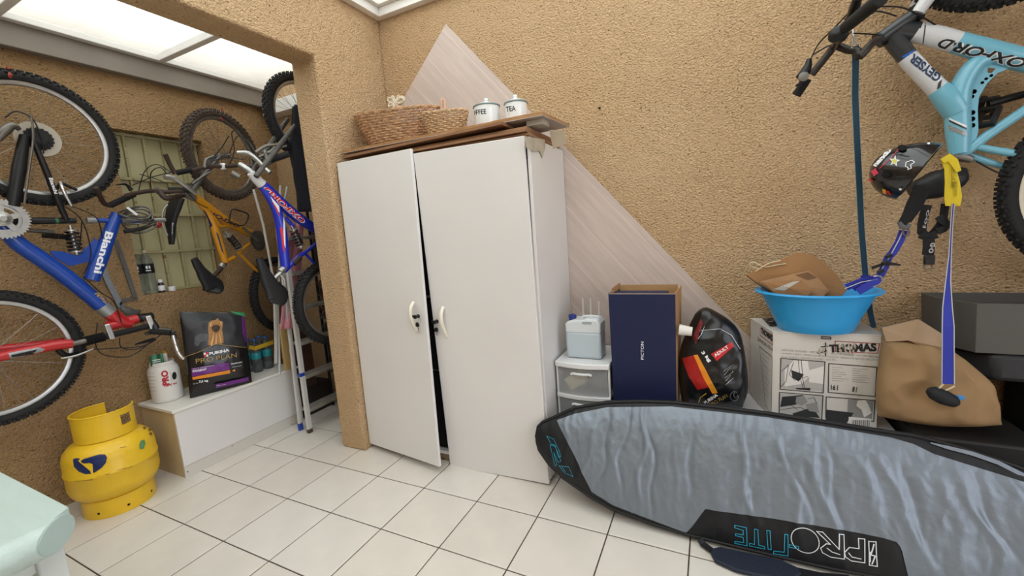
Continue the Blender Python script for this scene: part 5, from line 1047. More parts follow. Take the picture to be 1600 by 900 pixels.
for k in range(5): poly(stroke([QLB([(1130+k, 580+k*5), (1145-k % 2*4, 570+k*5)])], .0016, nB), nB, SILP, bb, bb, 'small_print')
# vacuum cleaner carton
tz0 = BZ+.002; tzt = .835
FL_ = Vector((3.012, .468, 0)); FRr = Vector((3.392, .480, 0)); BLk = Vector((2.945, .735, 0)); BRk = Vector((3.375, .740, 0))
CW = M('white_printed_card', 'cfcac2', .7, var=.06, vs=6); CI = M('card_ink', '2c2c2e', .6); CG = M('card_grey_print', '8d8b87', .6); CG2 = M('card_light_grey_print', 'b0ada8', .6); CR_ = M('card_red_line', '9c3f34', .6)
vz = lambda p, z: Vector((p.x, p.y, z))
tc_ = thing('vacuum_carton', 'white printed vacuum cleaner carton with black drawings, under the blue basin', 'box', ((3.18, .6, BZ)))
def quadbox(pts, z0, z1): return G().hexa([vz(p, z0) for p in pts]+[vz(p, z1) for p in pts])
tbox = quadbox((FL_, FRr, BRk, BLk), tz0, tzt-.004).make('body', CW, tc_, smooth=False)
tl_ = quadbox((FL_+Vector((-.003, -.003, 0)), FRr+Vector((.012, -.003, 0)), BRk+Vector((.01, 0, 0)), BLk+Vector((-.003, 0, 0))), tzt-.004, tzt).make('top_flap', CW, tc_, smooth=False)
nF = (FRr-FL_).cross(Z).normalized(); nL = Z.cross(BLk-FL_).normalized()
nL = nL if nL.x < 0 else -nL
FP = lambda x, y: atp(x, y, FL_+nF*.0012, nF); LP = lambda x, y: atp(x, y, FL_+nL*.0012, nL)
def frame_(pts, wd=.003): return stroke([pts+[pts[0]]], wd, nF)
poly(frame_([FP(1306, 534), FP(1375, 541), FP(1373, 546), FP(1375, 541)], .002), nF, CR_, tc_) if False else None
poly(stroke([[FP(1305, 533), FP(1374, 537), FP(1371, 552), FP(1305, 549), FP(1305, 533)]], .003, nF), nF, CR_, tc_, None, 'logo_outline')
text('THOMAS', FP(1296, 551), FP(1370, 549), .036, nF, INK, tc_, None, bold=.05)
rt_ = random.Random(3)
poly([[FP(x+rt_.uniform(-3, 3)*.4, y-4*rt_.random()-2), FP(x+rt_.uniform(1, 3), y-1), FP(x+2, y+4*rt_.random()+3), FP(x-1, y+3)] for x, y in ((1311, 540), (1316, 538), (1320, 543), (1325, 539), (1330, 542), (1313, 548), (1321, 550), (1327, 548), (1335, 539), (1290, 541), (1285, 546), (1333, 552), (1280, 549))], nF, M('torn_print', 'b3a797', .8, var=.3, vs=60), tc_, None, 'torn_patch', lift=.0016)
poly(stroke([[FP(1278, 552), FP(1292, 548)], [FP(1283, 542), FP(1293, 541)], [FP(1290, 536), FP(1290, 556)], [FP(1284, 529), FP(1298, 530), FP(1298, 527), FP(1284, 526), FP(1284, 529)]], .004, nF), nF, CI, tc_, None, 'print_mark')
for s_, a, b_ in (('NASS UND TROCKEN · WET AND DRY · EAU ET POUSSIERE · NAT EN DROOG', (1221, 548), (1373, 559)), ('HUMEDO Y SECO · ASPIRA LIQUIDOS Y SOLIDOS · SZARAZ ES NEDVES FELSZIVAS', (1221, 553.5), (1373, 564.5)), ('ISLAK VE KURU · MOKRO A SUCHO · LOCTO...', (1221, 559), (1308, 564))): text(s_, FP(*a), FP(*b_), .0085, nF, CG, tc_, None)
def pane(x0, y0, x1, y1, sk=4.5):  # px rectangle following the face
    return [FP(x0, y0), FP(x1, y0+(x1-x0)*.075), FP(x1-(y1-y0)*.06, y1+(x1-x0)*.085), FP(x0-(y1-y0)*.02, y1)]
for q in ((1220, 560, 1289, 608), (1295, 568, 1370, 613), (1218, 613, 1286, 650), (1291, 620, 1367, 652)):
    pp = pane(*q); poly(stroke([pp+[pp[0]]], .0035, nF), nF, CI, tc_, None, 'picture_frame')
# drawings: vacuum scene, hood scene, pouring scene
poly([[FP(1221, 562), FP(1288, 566), FP(1285, 611), FP(1219, 606)]], nF, CG2, tc_, None, 'drawing', lift=.0002)
poly([[FP(1226, 578), FP(1240, 563), FP(1262, 564), FP(1266, 587), FP(1252, 600), FP(1226, 604)], [FP(1265, 578), (FP(1288, 572)), FP(1286, 600), FP(1264, 597)]], nF, M('card_white', 'dedad4', .7), tc_, None, 'drawing', lift=.0006)
poly([[FP(1236, 578), FP(1256, 585), FP(1248, 596), FP(1238, 590)], [FP(1244, 606), FP(1266, 606), FP(1266, 610), FP(1243, 608)]], nF, CI, tc_, None, 'drawing', lift=.001)
poly(stroke([[FP(1247, 562), FP(1250, 590), FP(1255, 607)], [FP(1252, 562), FP(1254, 590), FP(1257, 607)], [FP(1240, 566), FP(1233, 585), FP(1242, 594), FP(1262, 588)], [FP(1221, 580), FP(1232, 570), FP(1228, 596), FP(1220, 604)]], .002, nF), nF, CI, tc_, None, 'drawing', lift=.001)
poly([[FP(1218, 615), FP(1284, 619), FP(1281, 653), FP(1217, 648)]], nF, CG2, tc_, None, 'drawing', lift=.0002); poly([[FP(1222, 620), FP(1255, 617), FP(1244, 632), FP(1219, 636)], [FP(1238, 646), FP(1270, 636), FP(1281, 653), FP(1240, 650)]], nF, CI, tc_, None, 'drawing', lift=.0006)
poly([[FP(1244, 620), FP(1256, 618), FP(1262, 628), FP(1252, 634), FP(1243, 629)], [FP(1258, 632), FP(1276, 628), FP(1280, 645), FP(1264, 642)]], nF, CG, tc_, None, 'drawing', lift=.001); poly(stroke([[FP(1219, 640), FP(1250, 636), FP(1278, 650)], [FP(1262, 623), FP(1272, 621), FP(1276, 630)], [FP(1226, 626), FP(1246, 640)]], .002, nF), nF, CI, tc_, None, 'drawing', lift=.0012)
poly([[FP(1325, 624), FP(1365, 627), FP(1362, 655), FP(1324, 652)]], nF, CG, tc_, None, 'drawing', lift=.0002); poly([[FP(1291, 640), FP(1334, 645), FP(1322, 662), FP(1290, 656)]], nF, CI, tc_, None, 'drawing', lift=.0005); poly([[FP(1340, 626), FP(1352, 625), (FP(1357, 633)), FP(1362, 645), FP(1350, 652), FP(1346, 640), FP(1338, 634)]], nF, M('card_white', 'dedad4', .7), tc_, None, 'drawing', lift=.0009)
text('16 l', FP(1298, 609), FP(1309, 610), .024, nF, CI, tc_, None, bold=.03); text('8 l', FP(1331, 612), FP(1338, 613), .024, nF, CI, tc_, None, bold=.03)
poly(stroke([[FP(1300+dx, 574+k*3.4+dx*.06), FP(1300+dx+w_, 574+k*3.4+(dx+w_)*.06)] for dx, ws_ in ((0, (16, 12, 20, 22, 14, 24, 18)), (32, (24, 14, 10, 22, 26, 20, 25))) for k, w_ in enumerate(ws_)], .0016, nF), nF, CG, tc_, None, 'small_print')
poly([[FP(1326, 651), FP(1361, 654), FP(1359, 668), FP(1325, 664)]], nF, M('card_white', 'dedad4', .7), tc_, None, 'barcode_label', lift=.0016)
bars = []
for k in range(18):
    x = 1331+k*1.55; w_ = (.5, .9, .4, 1.1)[k % 4]; bars.append([FP(x, 656), FP(x+w_, 656), FP(x+w_, 666), FP(x, 666)])
poly(bars, nF, CI, tc_, None, 'barcode', lift=.0022)
text('THOMAS', LP(1189, 520), LP(1207, 534), .030, nL, INK, tc_, None, bold=.05); poly(stroke([[LP(1188, 513), LP(1208, 524), LP(1208, 539), LP(1188, 524), LP(1188, 513)]], .003, nL), nL, CR_, tc_, None, 'logo_outline')
text('JUNIOR 1516', LP(1184, 533), LP(1208, 551), .022, nL, CG, tc_, None, bold=.03); pp = [LP(1187, 541), LP(1207, 558), LP(1205, 648), LP(1196, 632)]; poly(stroke([pp+[pp[0]]], .003, nL), nL, CI, tc_, None, 'picture_frame')
poly(stroke([[LP(1191+k*.2, 552+k*6), LP(1203-k % 3*2, 562+k*6)] for k in range(11)], .002, nL), nL, CG, tc_, None, 'small_print')
text('THOMAS', on(1190, 497, 2, tzt+.001), on(1202, 510, 2, tzt+.001), .05, (0, 0, 1), INK, tc_, None, bold=.05)
# blue basin
BAS = M('sky_blue_plastic', '2f9fe0', .35, var=.04, vs=10, bump=.04, bs=60)
bs = G(); bc_ = Vector((3.178, .545, tzt+.001))
pr_ = [(.0, .004), (.118, .004), (.128, .0), (.134, .006), (.150, .05), (.197, .160), (.203, .168), (.218, .168), (.222, .173), (.218, .179), (.200, .178), (.193, .168), (.146, .055), (.126, .012), (0, .012)]
o = bs.lathe(pr_, bc_, seg=72, ex=1.05, ey=.88, cap=False).make('basin', BAS, None); tag(o, 'sky blue oval plastic basin full of folded paper bags on the carton', 'basin')
# kraft bags in the basin
KB = M('kraft_paper', '946d46', .85, var=.12, vs=7, bump=.2, bs=14); KB2 = M('kraft_paper_light', 'a37c58', .85, var=.12, vs=7, bump=.2, bs=14)
kB = Vector((3.16, .50, 1.03))
kn = Vector((0, -.97, .24)).normalized(); KQ = lambda x, y, o=0: atp(x, y, kB+kn*o, kn)
def kbag(label, pts, off, mat, th=.02, fold=None):
    g = G(); P_ = [KQ(x, y, off) for x, y in pts]; c_ = sum(P_, Vector())/len(P_); n_ = len(P_)
    vs = P_+[c_+kn*.012]+[p-kn*th for p in P_]+[c_-kn*(th+.01)]; fs = []
    for i in range(n_):
        j = (i+1) % n_; fs += [(i, j, n_), (n_+1+j, n_+1+i, 2*n_+1), (i, n_+1+i, n_+1+j, j)]
    g.add(vs, fs); o = g.make('paper_bag', mat, None, smooth=False, bevel=.001); tag(o, label, 'paper bag', 'paper bags in the basin'); return o
k1 = kbag('largest brown paper bag at the back of the blue basin, with twisted handles', [(1167, 430), (1192, 412), (1215, 408), (1246, 394), (1272, 399), (1290, 411), (1308, 430), (1324, 453), (1316, 462), (1212, 464), (1198, 452), (1180, 440)], -.03, KB, .035)
k2 = kbag('middle brown paper bag standing open in the blue basin', [(1186, 440), (1240, 428), (1263, 423), (1276, 432), (1296, 454), (1286, 464), (1216, 464), (1204, 455)], .01, KB2, .02)
k3 = kbag('front creased paper bag with a pale patch in the blue basin', [(1190, 441), (1222, 439), (1252, 437), (1270, 454), (1262, 462), (1222, 462), (1208, 456)], .045, KB, .012)
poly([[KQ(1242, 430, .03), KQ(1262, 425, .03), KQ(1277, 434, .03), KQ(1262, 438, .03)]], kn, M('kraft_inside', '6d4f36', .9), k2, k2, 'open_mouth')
poly([[KQ(1208, 452, .055), KQ(1240, 440, .055), KQ(1250, 439, .055), KQ(1226, 454, .055)]], kn, M('pale_sticker', 'a9a39a', .7), k3, k3, 'sticker')
G().tube([KQ(1196, 420, -.03), KQ(1180, 419, -.03), KQ(1171, 413, -.02), KQ(1178, 410, -.02), KQ(1195, 417, -.02), KQ(1214, 414, -.02), KQ(1228, 412, -.02)], .0025, 6, smooth=4).make('twisted_handle', M('cord_cream', 'cbbf9f', .8), k1)
G().tube([KQ(1180, 424, -.02), KQ(1200, 412, -.01), KQ(1220, 407, -.01)], .0025, 6, smooth=4).make('twisted_handle', M('cord_cream', 'cbbf9f', .8), k1)
# paper bag on the right
BK_ = M('kraft_paper_big', '987a56', .85, var=.15, vs=5, bump=.25, bs=9)
nK = Vector((.0, -.97, .2)).normalized(); pK = Vector((3.58, .42, .6)); QK = lambda x, y, o=0: atp(x, y, pK+nK*o, nK)
o = pxbag('paper_bag', [(1372, 650), (1368, 620), (1370, 585), (1374, 555), (1378, 530)], [(1566, 664), (1556, 625), (1545, 597), (1512, 566), (1476, 540)], QK, nK, .05, .05, BK_, .010, 5.5, 11, crease=.026, sq=.4, botsag=9, topbump=4)
tag(o, 'large crumpled brown paper bag on the right, in front of the grey crate', 'paper bag'); kb_ = o
g = G(); L_ = [(1378, 512), (1436, 499), (1471, 521), (1474, 543), (1458, 549), (1420, 532), (1385, 534)]
P_ = [QK(x, y, .03+.02*(i % 2)) for i, (x, y) in enumerate(L_)]; g.prism(P_, nK*-.03); g.make('folded_top', M('kraft_paper_pale', 'a68c70', .85, var=.1, vs=6), kb_, smooth=False)
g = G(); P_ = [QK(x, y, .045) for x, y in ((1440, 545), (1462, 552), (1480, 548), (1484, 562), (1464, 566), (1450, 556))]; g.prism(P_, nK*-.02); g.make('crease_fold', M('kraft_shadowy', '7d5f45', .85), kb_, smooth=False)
o = G().box(3.475, 3.83, .34, .74, .0, .478).make('tool_chest', M('dark_trunk', '1c1a19', .6), None, bevel=.01); tag(o, 'low dark chest on the floor under the large paper bag', 'chest')
# dark trunk and grey crate
BKT = M('black_textured_plastic', '1b1c1e', .6, bump=.1, bs=80)
tk = G().prism([(3.70, .50, .001), (3.86, .42, .001), (4.9, .42, .001), (4.9, .75, .001), (3.70, .75, .001)], (0, 0, .77)); 
tk = G().prism([(3.88, .50, .001), (4.9, .50, .001), (4.9, .755, .001), (3.88, .755, .001)], (0, 0, .655)).make('storage_bin', BKT, None, bevel=.02); tag(tk, 'big black plastic storage bin at the right edge, below the grey crate', 'storage bin')
G().prism([(3.66, .60, .66), (3.74, .50, .66), (4.92, .48, .66), (4.92, .76, .66), (3.66, .76, .66)], (0, 0, .11)).make('lid', M('worn_black_lid', '2b2c2e', .5, bump=.1, bs=60), tk, bevel=.02)
CRG = M('grey_crate_plastic', '56534f', .55, bump=.05, bs=60)
A_ = [on(1450, 462, 2, .985), on(1520, 484, 2, .975), on(1600, 495, 2, .972)]
cp = [Vector((3.605, .62, 0)), Vector((3.675, .50, 0)), Vector((4.45, .48, 0)), Vector((4.45, .755, 0)), Vector((3.60, .755, 0))]
def shell(pts, z0, z1, th, taper=.03):
    c_ = sum(pts, Vector())/len(pts); n_ = len(pts); lo_ = [vz(c_+(p-c_)*(1-taper), z0) for p in pts]; hi = [vz(p, z1) for p in pts]; sc_ = lambda p: c_+(p-c_)*(1-th)
    hi2 = [vz(sc_(p), z1) for p in pts]; lo2 = [vz(c_+(p-c_)*(1-taper-th), z0+.008) for p in pts]
    vs = lo_+hi+hi2+lo2; fs = []
    for i in range(n_):
        j = (i+1) % n_
        for k in range(3): fs.append((k*n_+i, k*n_+j, (k+1)*n_+j, (k+1)*n_+i))
    fs += [tuple(range(n_))[::-1], tuple(range(3*n_, 4*n_))]; return G().add(vs, fs)
cr_ = shell(cp, .771, .965, .022).make('crate', CRG, None, smooth=False, bevel=.004); tag(cr_, 'dark grey open plastic crate with a chamfered corner at the right edge', 'crate')
# ---- things hanging from the light blue bicycle
TEALB = M('dark_teal_webbing', '1a3c50', .7, bump=.2, bs=300)
hs = thing('webbing_strap', 'long dark teal strap hanging from the handlebar down behind the blue basin', 'strap', on(1337, 80, 1, .50))
bpts = [on(x, y, 1, q) for x, y, q in ((1337, 72, .40), (1336, 150, .46), (1339, 220, .5), (1343, 300, .55), (1346, 360, .58), (1352, 430, .62), (1360, 490, .66), (1365, 512, .66))]
G().strap(bpts, .0195, .005, Vector((1, 0, .1))).make('webbing', TEALB, hs, smooth=False)
for s_ in (-1, 1): G().tube([p+Vector((s_*.0102, -.001, 0)) for p in bpts], .0013, 5).make('edge_piping', M('pale_piping', '7fa0a2', .6), hs)
G().tube([on(x, y, 1, .40) for x, y in ((1330, 68), (1343, 68), (1343, 75), (1330, 75), (1330, 68))], .003, 8).make('buckle', CHR, hs); G().tube([on(1336, 66, 1, .40), on(1334, 56, 1, .40), on(1333, 47, 1, .42)], .004, 8).make('snap_hook', CHR, hs)
# helmet
HB = M('helmet_black', '17171a', .18, coat=.6)
hc = atp(1424, 268, (0, .38, 0), (0, 1, 0)); ha = Vector((.90, -.30, -.30)).normalized()   # opening direction
hl = thing('helmet', 'black skate helmet with stickers hanging under the light blue bicycle', 'helmet', hc)
hu = Vector((.50, -.15, .85)); hu = (hu-ha*hu.dot(ha)).normalized(); hv = ha.cross(hu).normalized()
g = G(); NR, NS = 18, 48
def HP(th, ph, k=1):
    s_ = th/1.5; return hc-ha*(math.cos(s_*PI/2)*.118*k-(.020+.026*math.cos(ph))*s_**2.5)+hu*(math.sin(s_*PI/2)*math.cos(ph)*.104*k)+hv*(math.sin(s_*PI/2)*math.sin(ph)*.092*k)
def thm(ph): return 1.5
for i in range(NR+1):
    for j in range(NS): ph = 2*PI*j/NS; g.v.append(tuple(HP(max(.001, thm(ph)*i/NR), ph)))
for i in range(NR):
    for j in range(NS): g.f.append((i*NS+j, i*NS+(j+1) % NS, (i+1)*NS+(j+1) % NS, (i+1)*NS+j))
k0 = len(g.v)
for i in range(NR+1):
    for j in range(NS): ph = 2*PI*j/NS; g.v.append(tuple(HP(max(.001, thm(ph)*(1-i/NR)), ph, .93)))
for i in range(NR):
    for j in range(NS): g.f.append((k0+i*NS+j, k0+i*NS+(j+1) % NS, k0+(i+1)*NS+(j+1) % NS, k0+(i+1)*NS+j))
for j in range(NS): g.f.append((NR*NS+j, NR*NS+(j+1) % NS, k0+(j+1) % NS, k0+j))
sl = g.make('shell', HB, hl, angle=60)
vd = (CAM-hc).normalized(); PHm = lambda x, y: atp(x, y, hc+vd*.1, vd)
text('nandboy', PHm(1371, 262), PHm(1407, 224), .020, vd, WHT, sl, sl, bold=.06, dense=.006)
poly(stroke([[PHm(1375, 263), PHm(1390, 250), PHm(1402, 236), PHm(1408, 226)]], .002, vd), vd, M('pink_print', 'd0405c', .4), sl, sl, 'underline')
def star(cx_, cy_, R1, R2, n_=5, a0=-1.4): return [PHm(cx_+(R1 if i % 2 == 0 else R2)*math.cos(a0+PI*i/n_), cy_+(R1 if i % 2 == 0 else R2)*math.sin(a0+PI*i/n_)) for i in range(2*n_)]
poly([star(1398, 252, 9, 3.6)], vd, WHT, sl, sl, 'star_sticker', dense=.006); poly([star(1398, 252, 5.5, 2.4)], vd, M('yellow_green_print', 'c9c23a', .4), sl, sl, 'star_sticker', dense=.006)
poly([star(1368, 269, 6.5, 4.2, 4, .2)], vd, M('pink_print', 'd0405c', .4), sl, sl, 'flower_sticker', dense=.006)
poly(stroke([[PHm(x, y) for x, y in ((1425, 251), (1416, 254), (1415, 260), (1419, 262), (1419, 265), (1424, 263), (1423, 258), (1429, 254), (1425, 251))]], .0022, vd), vd, WHT, sl, sl, 'spade_sticker', dense=.006)
poly([[PHm(1383, 296), PHm(1390, 297), PHm(1394, 304), PHm(1384, 300)]], vd, REDT, sl, sl, 'sticker'); poly([[PHm(1380, 294), PHm(1385, 295), PHm(1386, 302), PHm(1381, 300)]], vd, YEL, sl, sl, 'sticker')
poly([[PHm(1355, 274), PHm(1357, 283), PHm(1367, 281), PHm(1361, 286), PHm(1357, 284)]], vd, REDT, sl, sl, 'sticker')
for x, y in ((1410, 233), (1386, 273)): poly([[PHm(x+7*math.cos(a), y+4.5*math.sin(a)) for a in [2*PI*i/18 for i in range(18)]]], vd, M('vent_dark', '050506', .9), sl, sl, 'vent_hole')
for x, y in ((1450, 227), (1408, 294)): poly([[PHm(x+2.2*math.cos(a), y+1.6*math.sin(a)) for a in [2*PI*i/12 for i in range(12)]]], vd, WHT, sl, sl, 'rivet', dense=.004)
PADM = M('helmet_padding', '121214', .9); g = G()
g.lathe([(.030, .02), (.085, .03), (.088, .06), (.05, .075), (0, .07)], hc-ha*.06, ha, 24); g.make('padding', PADM, hl)
G().strap([on(x, y, 1, .40) for x, y in ((1438, 290), (1426, 318), (1416, 340), (1409, 352))], [.03, .035, .03, .03], .004, Vector((1, 0, .4))).make('chin_strap', M('black_webbing', '151517', .8), hl, smooth=False)
G().strap([on(x, y, 1, .43) for x, y in ((1446, 300), (1436, 322), (1418, 346))], .022, .004, Vector((1, 0, .4))).make('chin_strap', M('black_webbing', '151517', .8), hl, smooth=False)
G().tube([on(x, y, 1, .39) for x, y in ((1405, 347), (1409, 354), (1418, 356), (1421, 350))], [.006, .010, .010, .007], 8).make('buckle', M('buckle_grey', '5d5d60', .4), hl)
# printed black harness
BW = M('black_webbing', '151517', .8); GYP = M('grey_print', 'a9a9ab', .5)
hn = thing('dog_harness', 'black webbing dog harness with pale letters hanging under the bicycle saddle', 'dog harness', on(1448, 330, 1, .45))
w1 = G().strap([on(x, y, 1, .46) for x, y in ((1449, 320), (1444, 335), (1441, 350), (1440, 362), (1448, 370))], .028, .003, Vector((1, 0, .1))).make('webbing', BW, hn, smooth=False)
G().strap([on(x, y, 1, .48) for x, y in ((1477, 318), (1474, 340), (1468, 352), (1458, 364), (1446, 371))], .024, .003, Vector((.8, 0, .6))).make('webbing', BW, hn, smooth=False)
G().strap([on(x, y, 1, .47) for x, y in ((1466, 338), (1475, 346), (1481, 352), (1474, 358), (1464, 362))], .026, .003, Vector((.3, 0, 1))).make('webbing', BW, hn, smooth=False)
w4 = G().strap([on(x, y, 1, .455) for x, y in ((1438, 366), (1450, 371), (1464, 366))], .03, .003, Vector((.1, 0, 1))).make('webbing', BW, hn, smooth=False)
w5 = G().strap([on(x, y, 1, .45) for x, y in ((1451, 372), (1451, 386), (1450, 398))], .034, .003, Vector((1, 0, 0))).make('webbing', BW, hn, smooth=False)
text('G·O', on(1454, 379, 1, .446), on(1450, 395, 1, .446), .014, (0, -1, 0), GYP, hn, None, bold=.05); text('C·O·J', on(1447, 328, 1, .45), on(1441, 356, 1, .45), .010, (0, -1, 0), GYP, hn, None, bold=.05)
G().box(*[v for v in (on(1442, 405, 1, .45).x, on(1459, 405, 1, .45).x)], .435, .452, on(1450, 413, 1, .45).z, on(1450, 398, 1, .45).z).make('clip', BLK, hn, bevel=.004); G().tube([on(1450+7*math.cos(a), 415+6*math.sin(a), 1, .445) for a in [.35*i for i in range(18)]], .0022, 6, closed=True).make('ring', CHRD, hn)
# yellow loop
YW = M('yellow_webbing', 'dcc21f', .6, bump=.15, bs=200)
yl = thing('yellow_strap_loop', 'bright yellow looped strap hanging from the light blue bicycle seat', 'strap', on(1485, 250, 1, .5))
yw = G().strap([on(x, y, 1, .46) for x, y in ((1478, 247), (1485, 262), (1486, 285), (1485, 305), (1486, 318), (1493, 319), (1496, 308), (1493, 285), (1488, 265))], [.03, .034, .034, .034, .034, .03, .024, .022, .02], .003, Vector((1, 0, .1))).make('webbing', YW, yl, smooth=False)
G().strap([on(x, y, 1, .455) for x, y in ((1472, 252), (1482, 246), (1490, 252), (1498, 268))], [.02, .028, .024, .014], .003, Vector((.3, 0, 1))).make('webbing', YW, yl, smooth=False)
text('CYBEX', on(1487, 262, 1, .455), on(1485, 292, 1, .455), .012, (0, -1, 0), M('olive_print', '7d7014', .5), yl, None) if False else text('CELLUCOR', on(1487, 260, 1, .455), on(1485, 294, 1, .455), .012, (0, -1, 0), M('olive_print', '7d7014', .5), yl, None)
# blue leads
BL2 = M('royal_blue_webbing', '27319c', .6, bump=.15, bs=200); PI2 = M('reflective_piping', 'b9b7b4', .5)
lead = thing('dog_lead', 'long royal blue dog lead hanging from the yellow loop down over the paper bag', 'dog lead', on(1484, 330, 1, .46))
lp = [on(x, y, 1, q) for x, y, q in ((1489, 318, .46), (1486, 360, .46), (1484, 400, .45), (1481, 440, .42), (1480, 480, .38), (1481, 510, .35), (1481, 540, .34), (1481, 600, .33))]
G().strap(lp, [.008, .006, .007, .016, .028, .034, .034, .036], .003, Vector((1, 0, 0))).make('webbing', BL2, lead, smooth=False)
for s_ in (-1, 1): G().tube([p+Vector((s_*w_/2, -.002, 0)) for p, w_ in zip(lp, (.006, .006, .007, .014, .026, .032, .032, .034))], .0018, 5).make('edge_piping', PI2, lead)
G().tube([on(x, y, 1, .32) for x, y in ((1474, 600), (1468, 606), (1463, 610), (1466, 614), (1480, 609), (1492, 603))], .003, 6, smooth=4).make('cord', M('cord_cream', 'cbbf9f', .8), lead)
q = on(1472, 619, 1, .33); g = G(); g.tube([q+Vector((-.045, 0, .018)), q+Vector((-.03, -.006, .014)), q+Vector((0, -.01, 0)), q+Vector((.03, -.006, -.014)), q+Vector((.042, 0, -.016))], [.006, .024, .028, .022, .006], 14, smooth=5, side=(0, 1, 0)); o = g.make('bag_dispenser', M('black_soft_rubber', '15171b', .7), lead); G().box(q.x+.036, q.x+.06, q.y-.004, q.y+.004, q.z-.008, q.z+.008).make('blue_tab', M('blue_tab', '3a86c9', .5), lead, bevel=.002)
hb2 = thing('dog_harness', 'royal blue dog harness draped from the helmet strap into the blue basin', 'dog harness', on(1370, 420, 1, .45))
for pts, w_, q in ((((1412, 360), (1405, 378), (1395, 395), (1388, 402), (1382, 418), (1374, 432)), .026, .42), (((1376, 434), (1350, 438), (1322, 449)), .026, .42), (((1374, 437), (1358, 446), (1340, 456)), .028, .40), (((1352, 430), (1352, 440)), .03, .44), (((1345, 444), (1333, 452)), .02, .41)):
    G().strap([on(x, y, 1, q) for x, y in pts], w_, .003, Vector((1, 0, .6)) if pts[0][0] > 1400 else Vector((.2, 0, 1)) if pts[0][0] > 1353 or pts[0][0] < 1350 else Vector((1, 0, 0))).make('webbing', BL2, hb2, smooth=False)
G().tube([on(x, y, 1, .415) for x, y in ((1412, 358), (1404, 376), (1392, 398), (1378, 420))], .002, 5).make('edge_piping', PI2, hb2); G().tube([on(x, y, 1, .40) for x, y in ((1320, 451), (1345, 441), (1372, 436))], .0018, 5).make('edge_piping', PI2, hb2)
for x, y, l in ((1389, 400, 1), (1383, 410, 0), (1376, 424, 1)): G().bar(on(x-5, y+2, 1, .40), on(x+5, y-2, 1, .40), (0, 1, 0), .014, .012).make('slider', BLK, hb2, bevel=.002)
G().strap([on(x, y, 1, .41) for x, y in ((1362, 419), (1378, 413), (1392, 412), (1407, 414))], [.012, .010, .012, .006], .004, Vector((.1, 0, 1))).make('buckle', BLK, hb2); G().tube([on(x, y, 1, .40) for x, y in ((1365, 432), (1374, 431), (1379, 437), (1374, 444), (1364, 448))], .0028, 6, smooth=3).make('ring', CHR, hb2)
G().tube([on(1416+5*math.cos(a), 362+7*math.sin(a), 1, .41) for a in [.35*i for i in range(18)]], .0025, 6, closed=True).make('ring', CHRD, hb2)

# ---- surfboard bag leaning in front of everything
nS = Vector((0, -.47, .18)).normalized(); pS = Vector((0, .078, 0))
SV = M('silver_bag_fabric', '7d8690', .42, .35, var=.07, vs=6, bump=.25, bs=30); BN = M('black_bag_nylon', '111216', .55, bump=.1, bs=120); BE = M('black_binding', '0d0e11', .6)
SQ = lambda x, y, o=0: atp(x, y, pS+nS*o, nS)
topS = [(838, 683), (838.6, 675), (841, 667), (848, 660), (868, 651), (900, 637), (950, 628.5), (1000, 627), (1050, 628.5), (1120, 636), (1200, 646), (1300, 661), (1360, 671), (1430, 681), (1500, 700), (1600, 733), (1720, 785), (1860, 850)]
botS = [(838, 683), (838.8, 692), (842, 704), (858, 727), (880, 748), (920, 776), (960, 798), (1020, 820), (1080, 838), (1150, 855), (1220, 872), (1300, 890), (1420, 912), (1500, 925), (1600, 935), (1720, 935), (1860, 900)]
e1 = Vector((1, 0, 0)); e2 = nS.cross(e1).normalized(); e2 = e2 if e2.z > 0 else -e2; O2 = SQ(1000, 700)
def uv(p): return ((p-O2).dot(e1), (p-O2).dot(e2))
def W3(u, v, o=0): return O2+e1*u+e2*v+nS*o
loop_ = [uv(SQ(*p)) for p in topS[::-1]]+[uv(SQ(*p)) for p in botS[1:]]; im = min(range(len(loop_)), key=lambda i: loop_[i][0])
def mono(l):
    o = [l[0]]
    for p in l[1:]:
        if p[0] > o[-1][0]+1e-4: o.append(p)
    return o
TU = mono(loop_[im::-1]); BU = mono(loop_[im:])
def ip(T_, x):
    if x <= T_[0][0]: return T_[0][1]
    for a, b_ in zip(T_, T_[1:]):
        if x <= b_[0]: t_ = (x-a[0])/(b_[0]-a[0]+1e-9); return a[1]*(1-t_)+b_[1]*t_
    return T_[-1][1]
u0 = TU[0][0]; u1 = min(TU[-1][0], BU[-1][0]); um = u0+(u1-u0)
def top(u): return ip(TU, u)
def bot(u): return max(ip(BU, u), (-O2.z+.004)/e2.z)
def puff(u, v):   # outward bulge of the front face, with gathers running across
    t_, b_ = top(u), bot(u); h_ = max(.001, t_-b_); s_ = (v-b_)/h_; endf = min(1, max(0, (u-u0)/.12)); base = .035*max(0, 1-abs(2*s_-1)**3.2)*endf**.5
    wr_ = 0; 
    for k, (c0, amp, wdt_, lean) in enumerate(WRK):
        d = u-(c0+lean*(s_-.5)*.12+.018*math.sin(s_*5+k*1.7)+.01*math.sin(s_*13+k)); wr_ += amp*math.exp(-(d/wdt_)**2)*(.35+.65*math.sin(PI*min(1, max(0, s_*.9+.1+.1*math.sin(k)))))
    e_ = min(1, 6*s_, 6*(1-s_)); gath = .0035*math.sin(u*120+3*math.sin(u*17))*max(0, 1-6*min(s_, 1-s_))
    n_ = .005*noise.noise(Vector((u*7, v*5, 1)))+.004*noise.noise(Vector((u*26, v*12, 4)))+.003*(.3-abs(noise.noise(Vector((u*34, v*20, 9)))))
    return base+max(0, e_)*(wr_*.62+n_)*endf+gath*endf*max(0, min(1, 9*s_, 9*(1-s_)))
random.seed(21); WRK = []
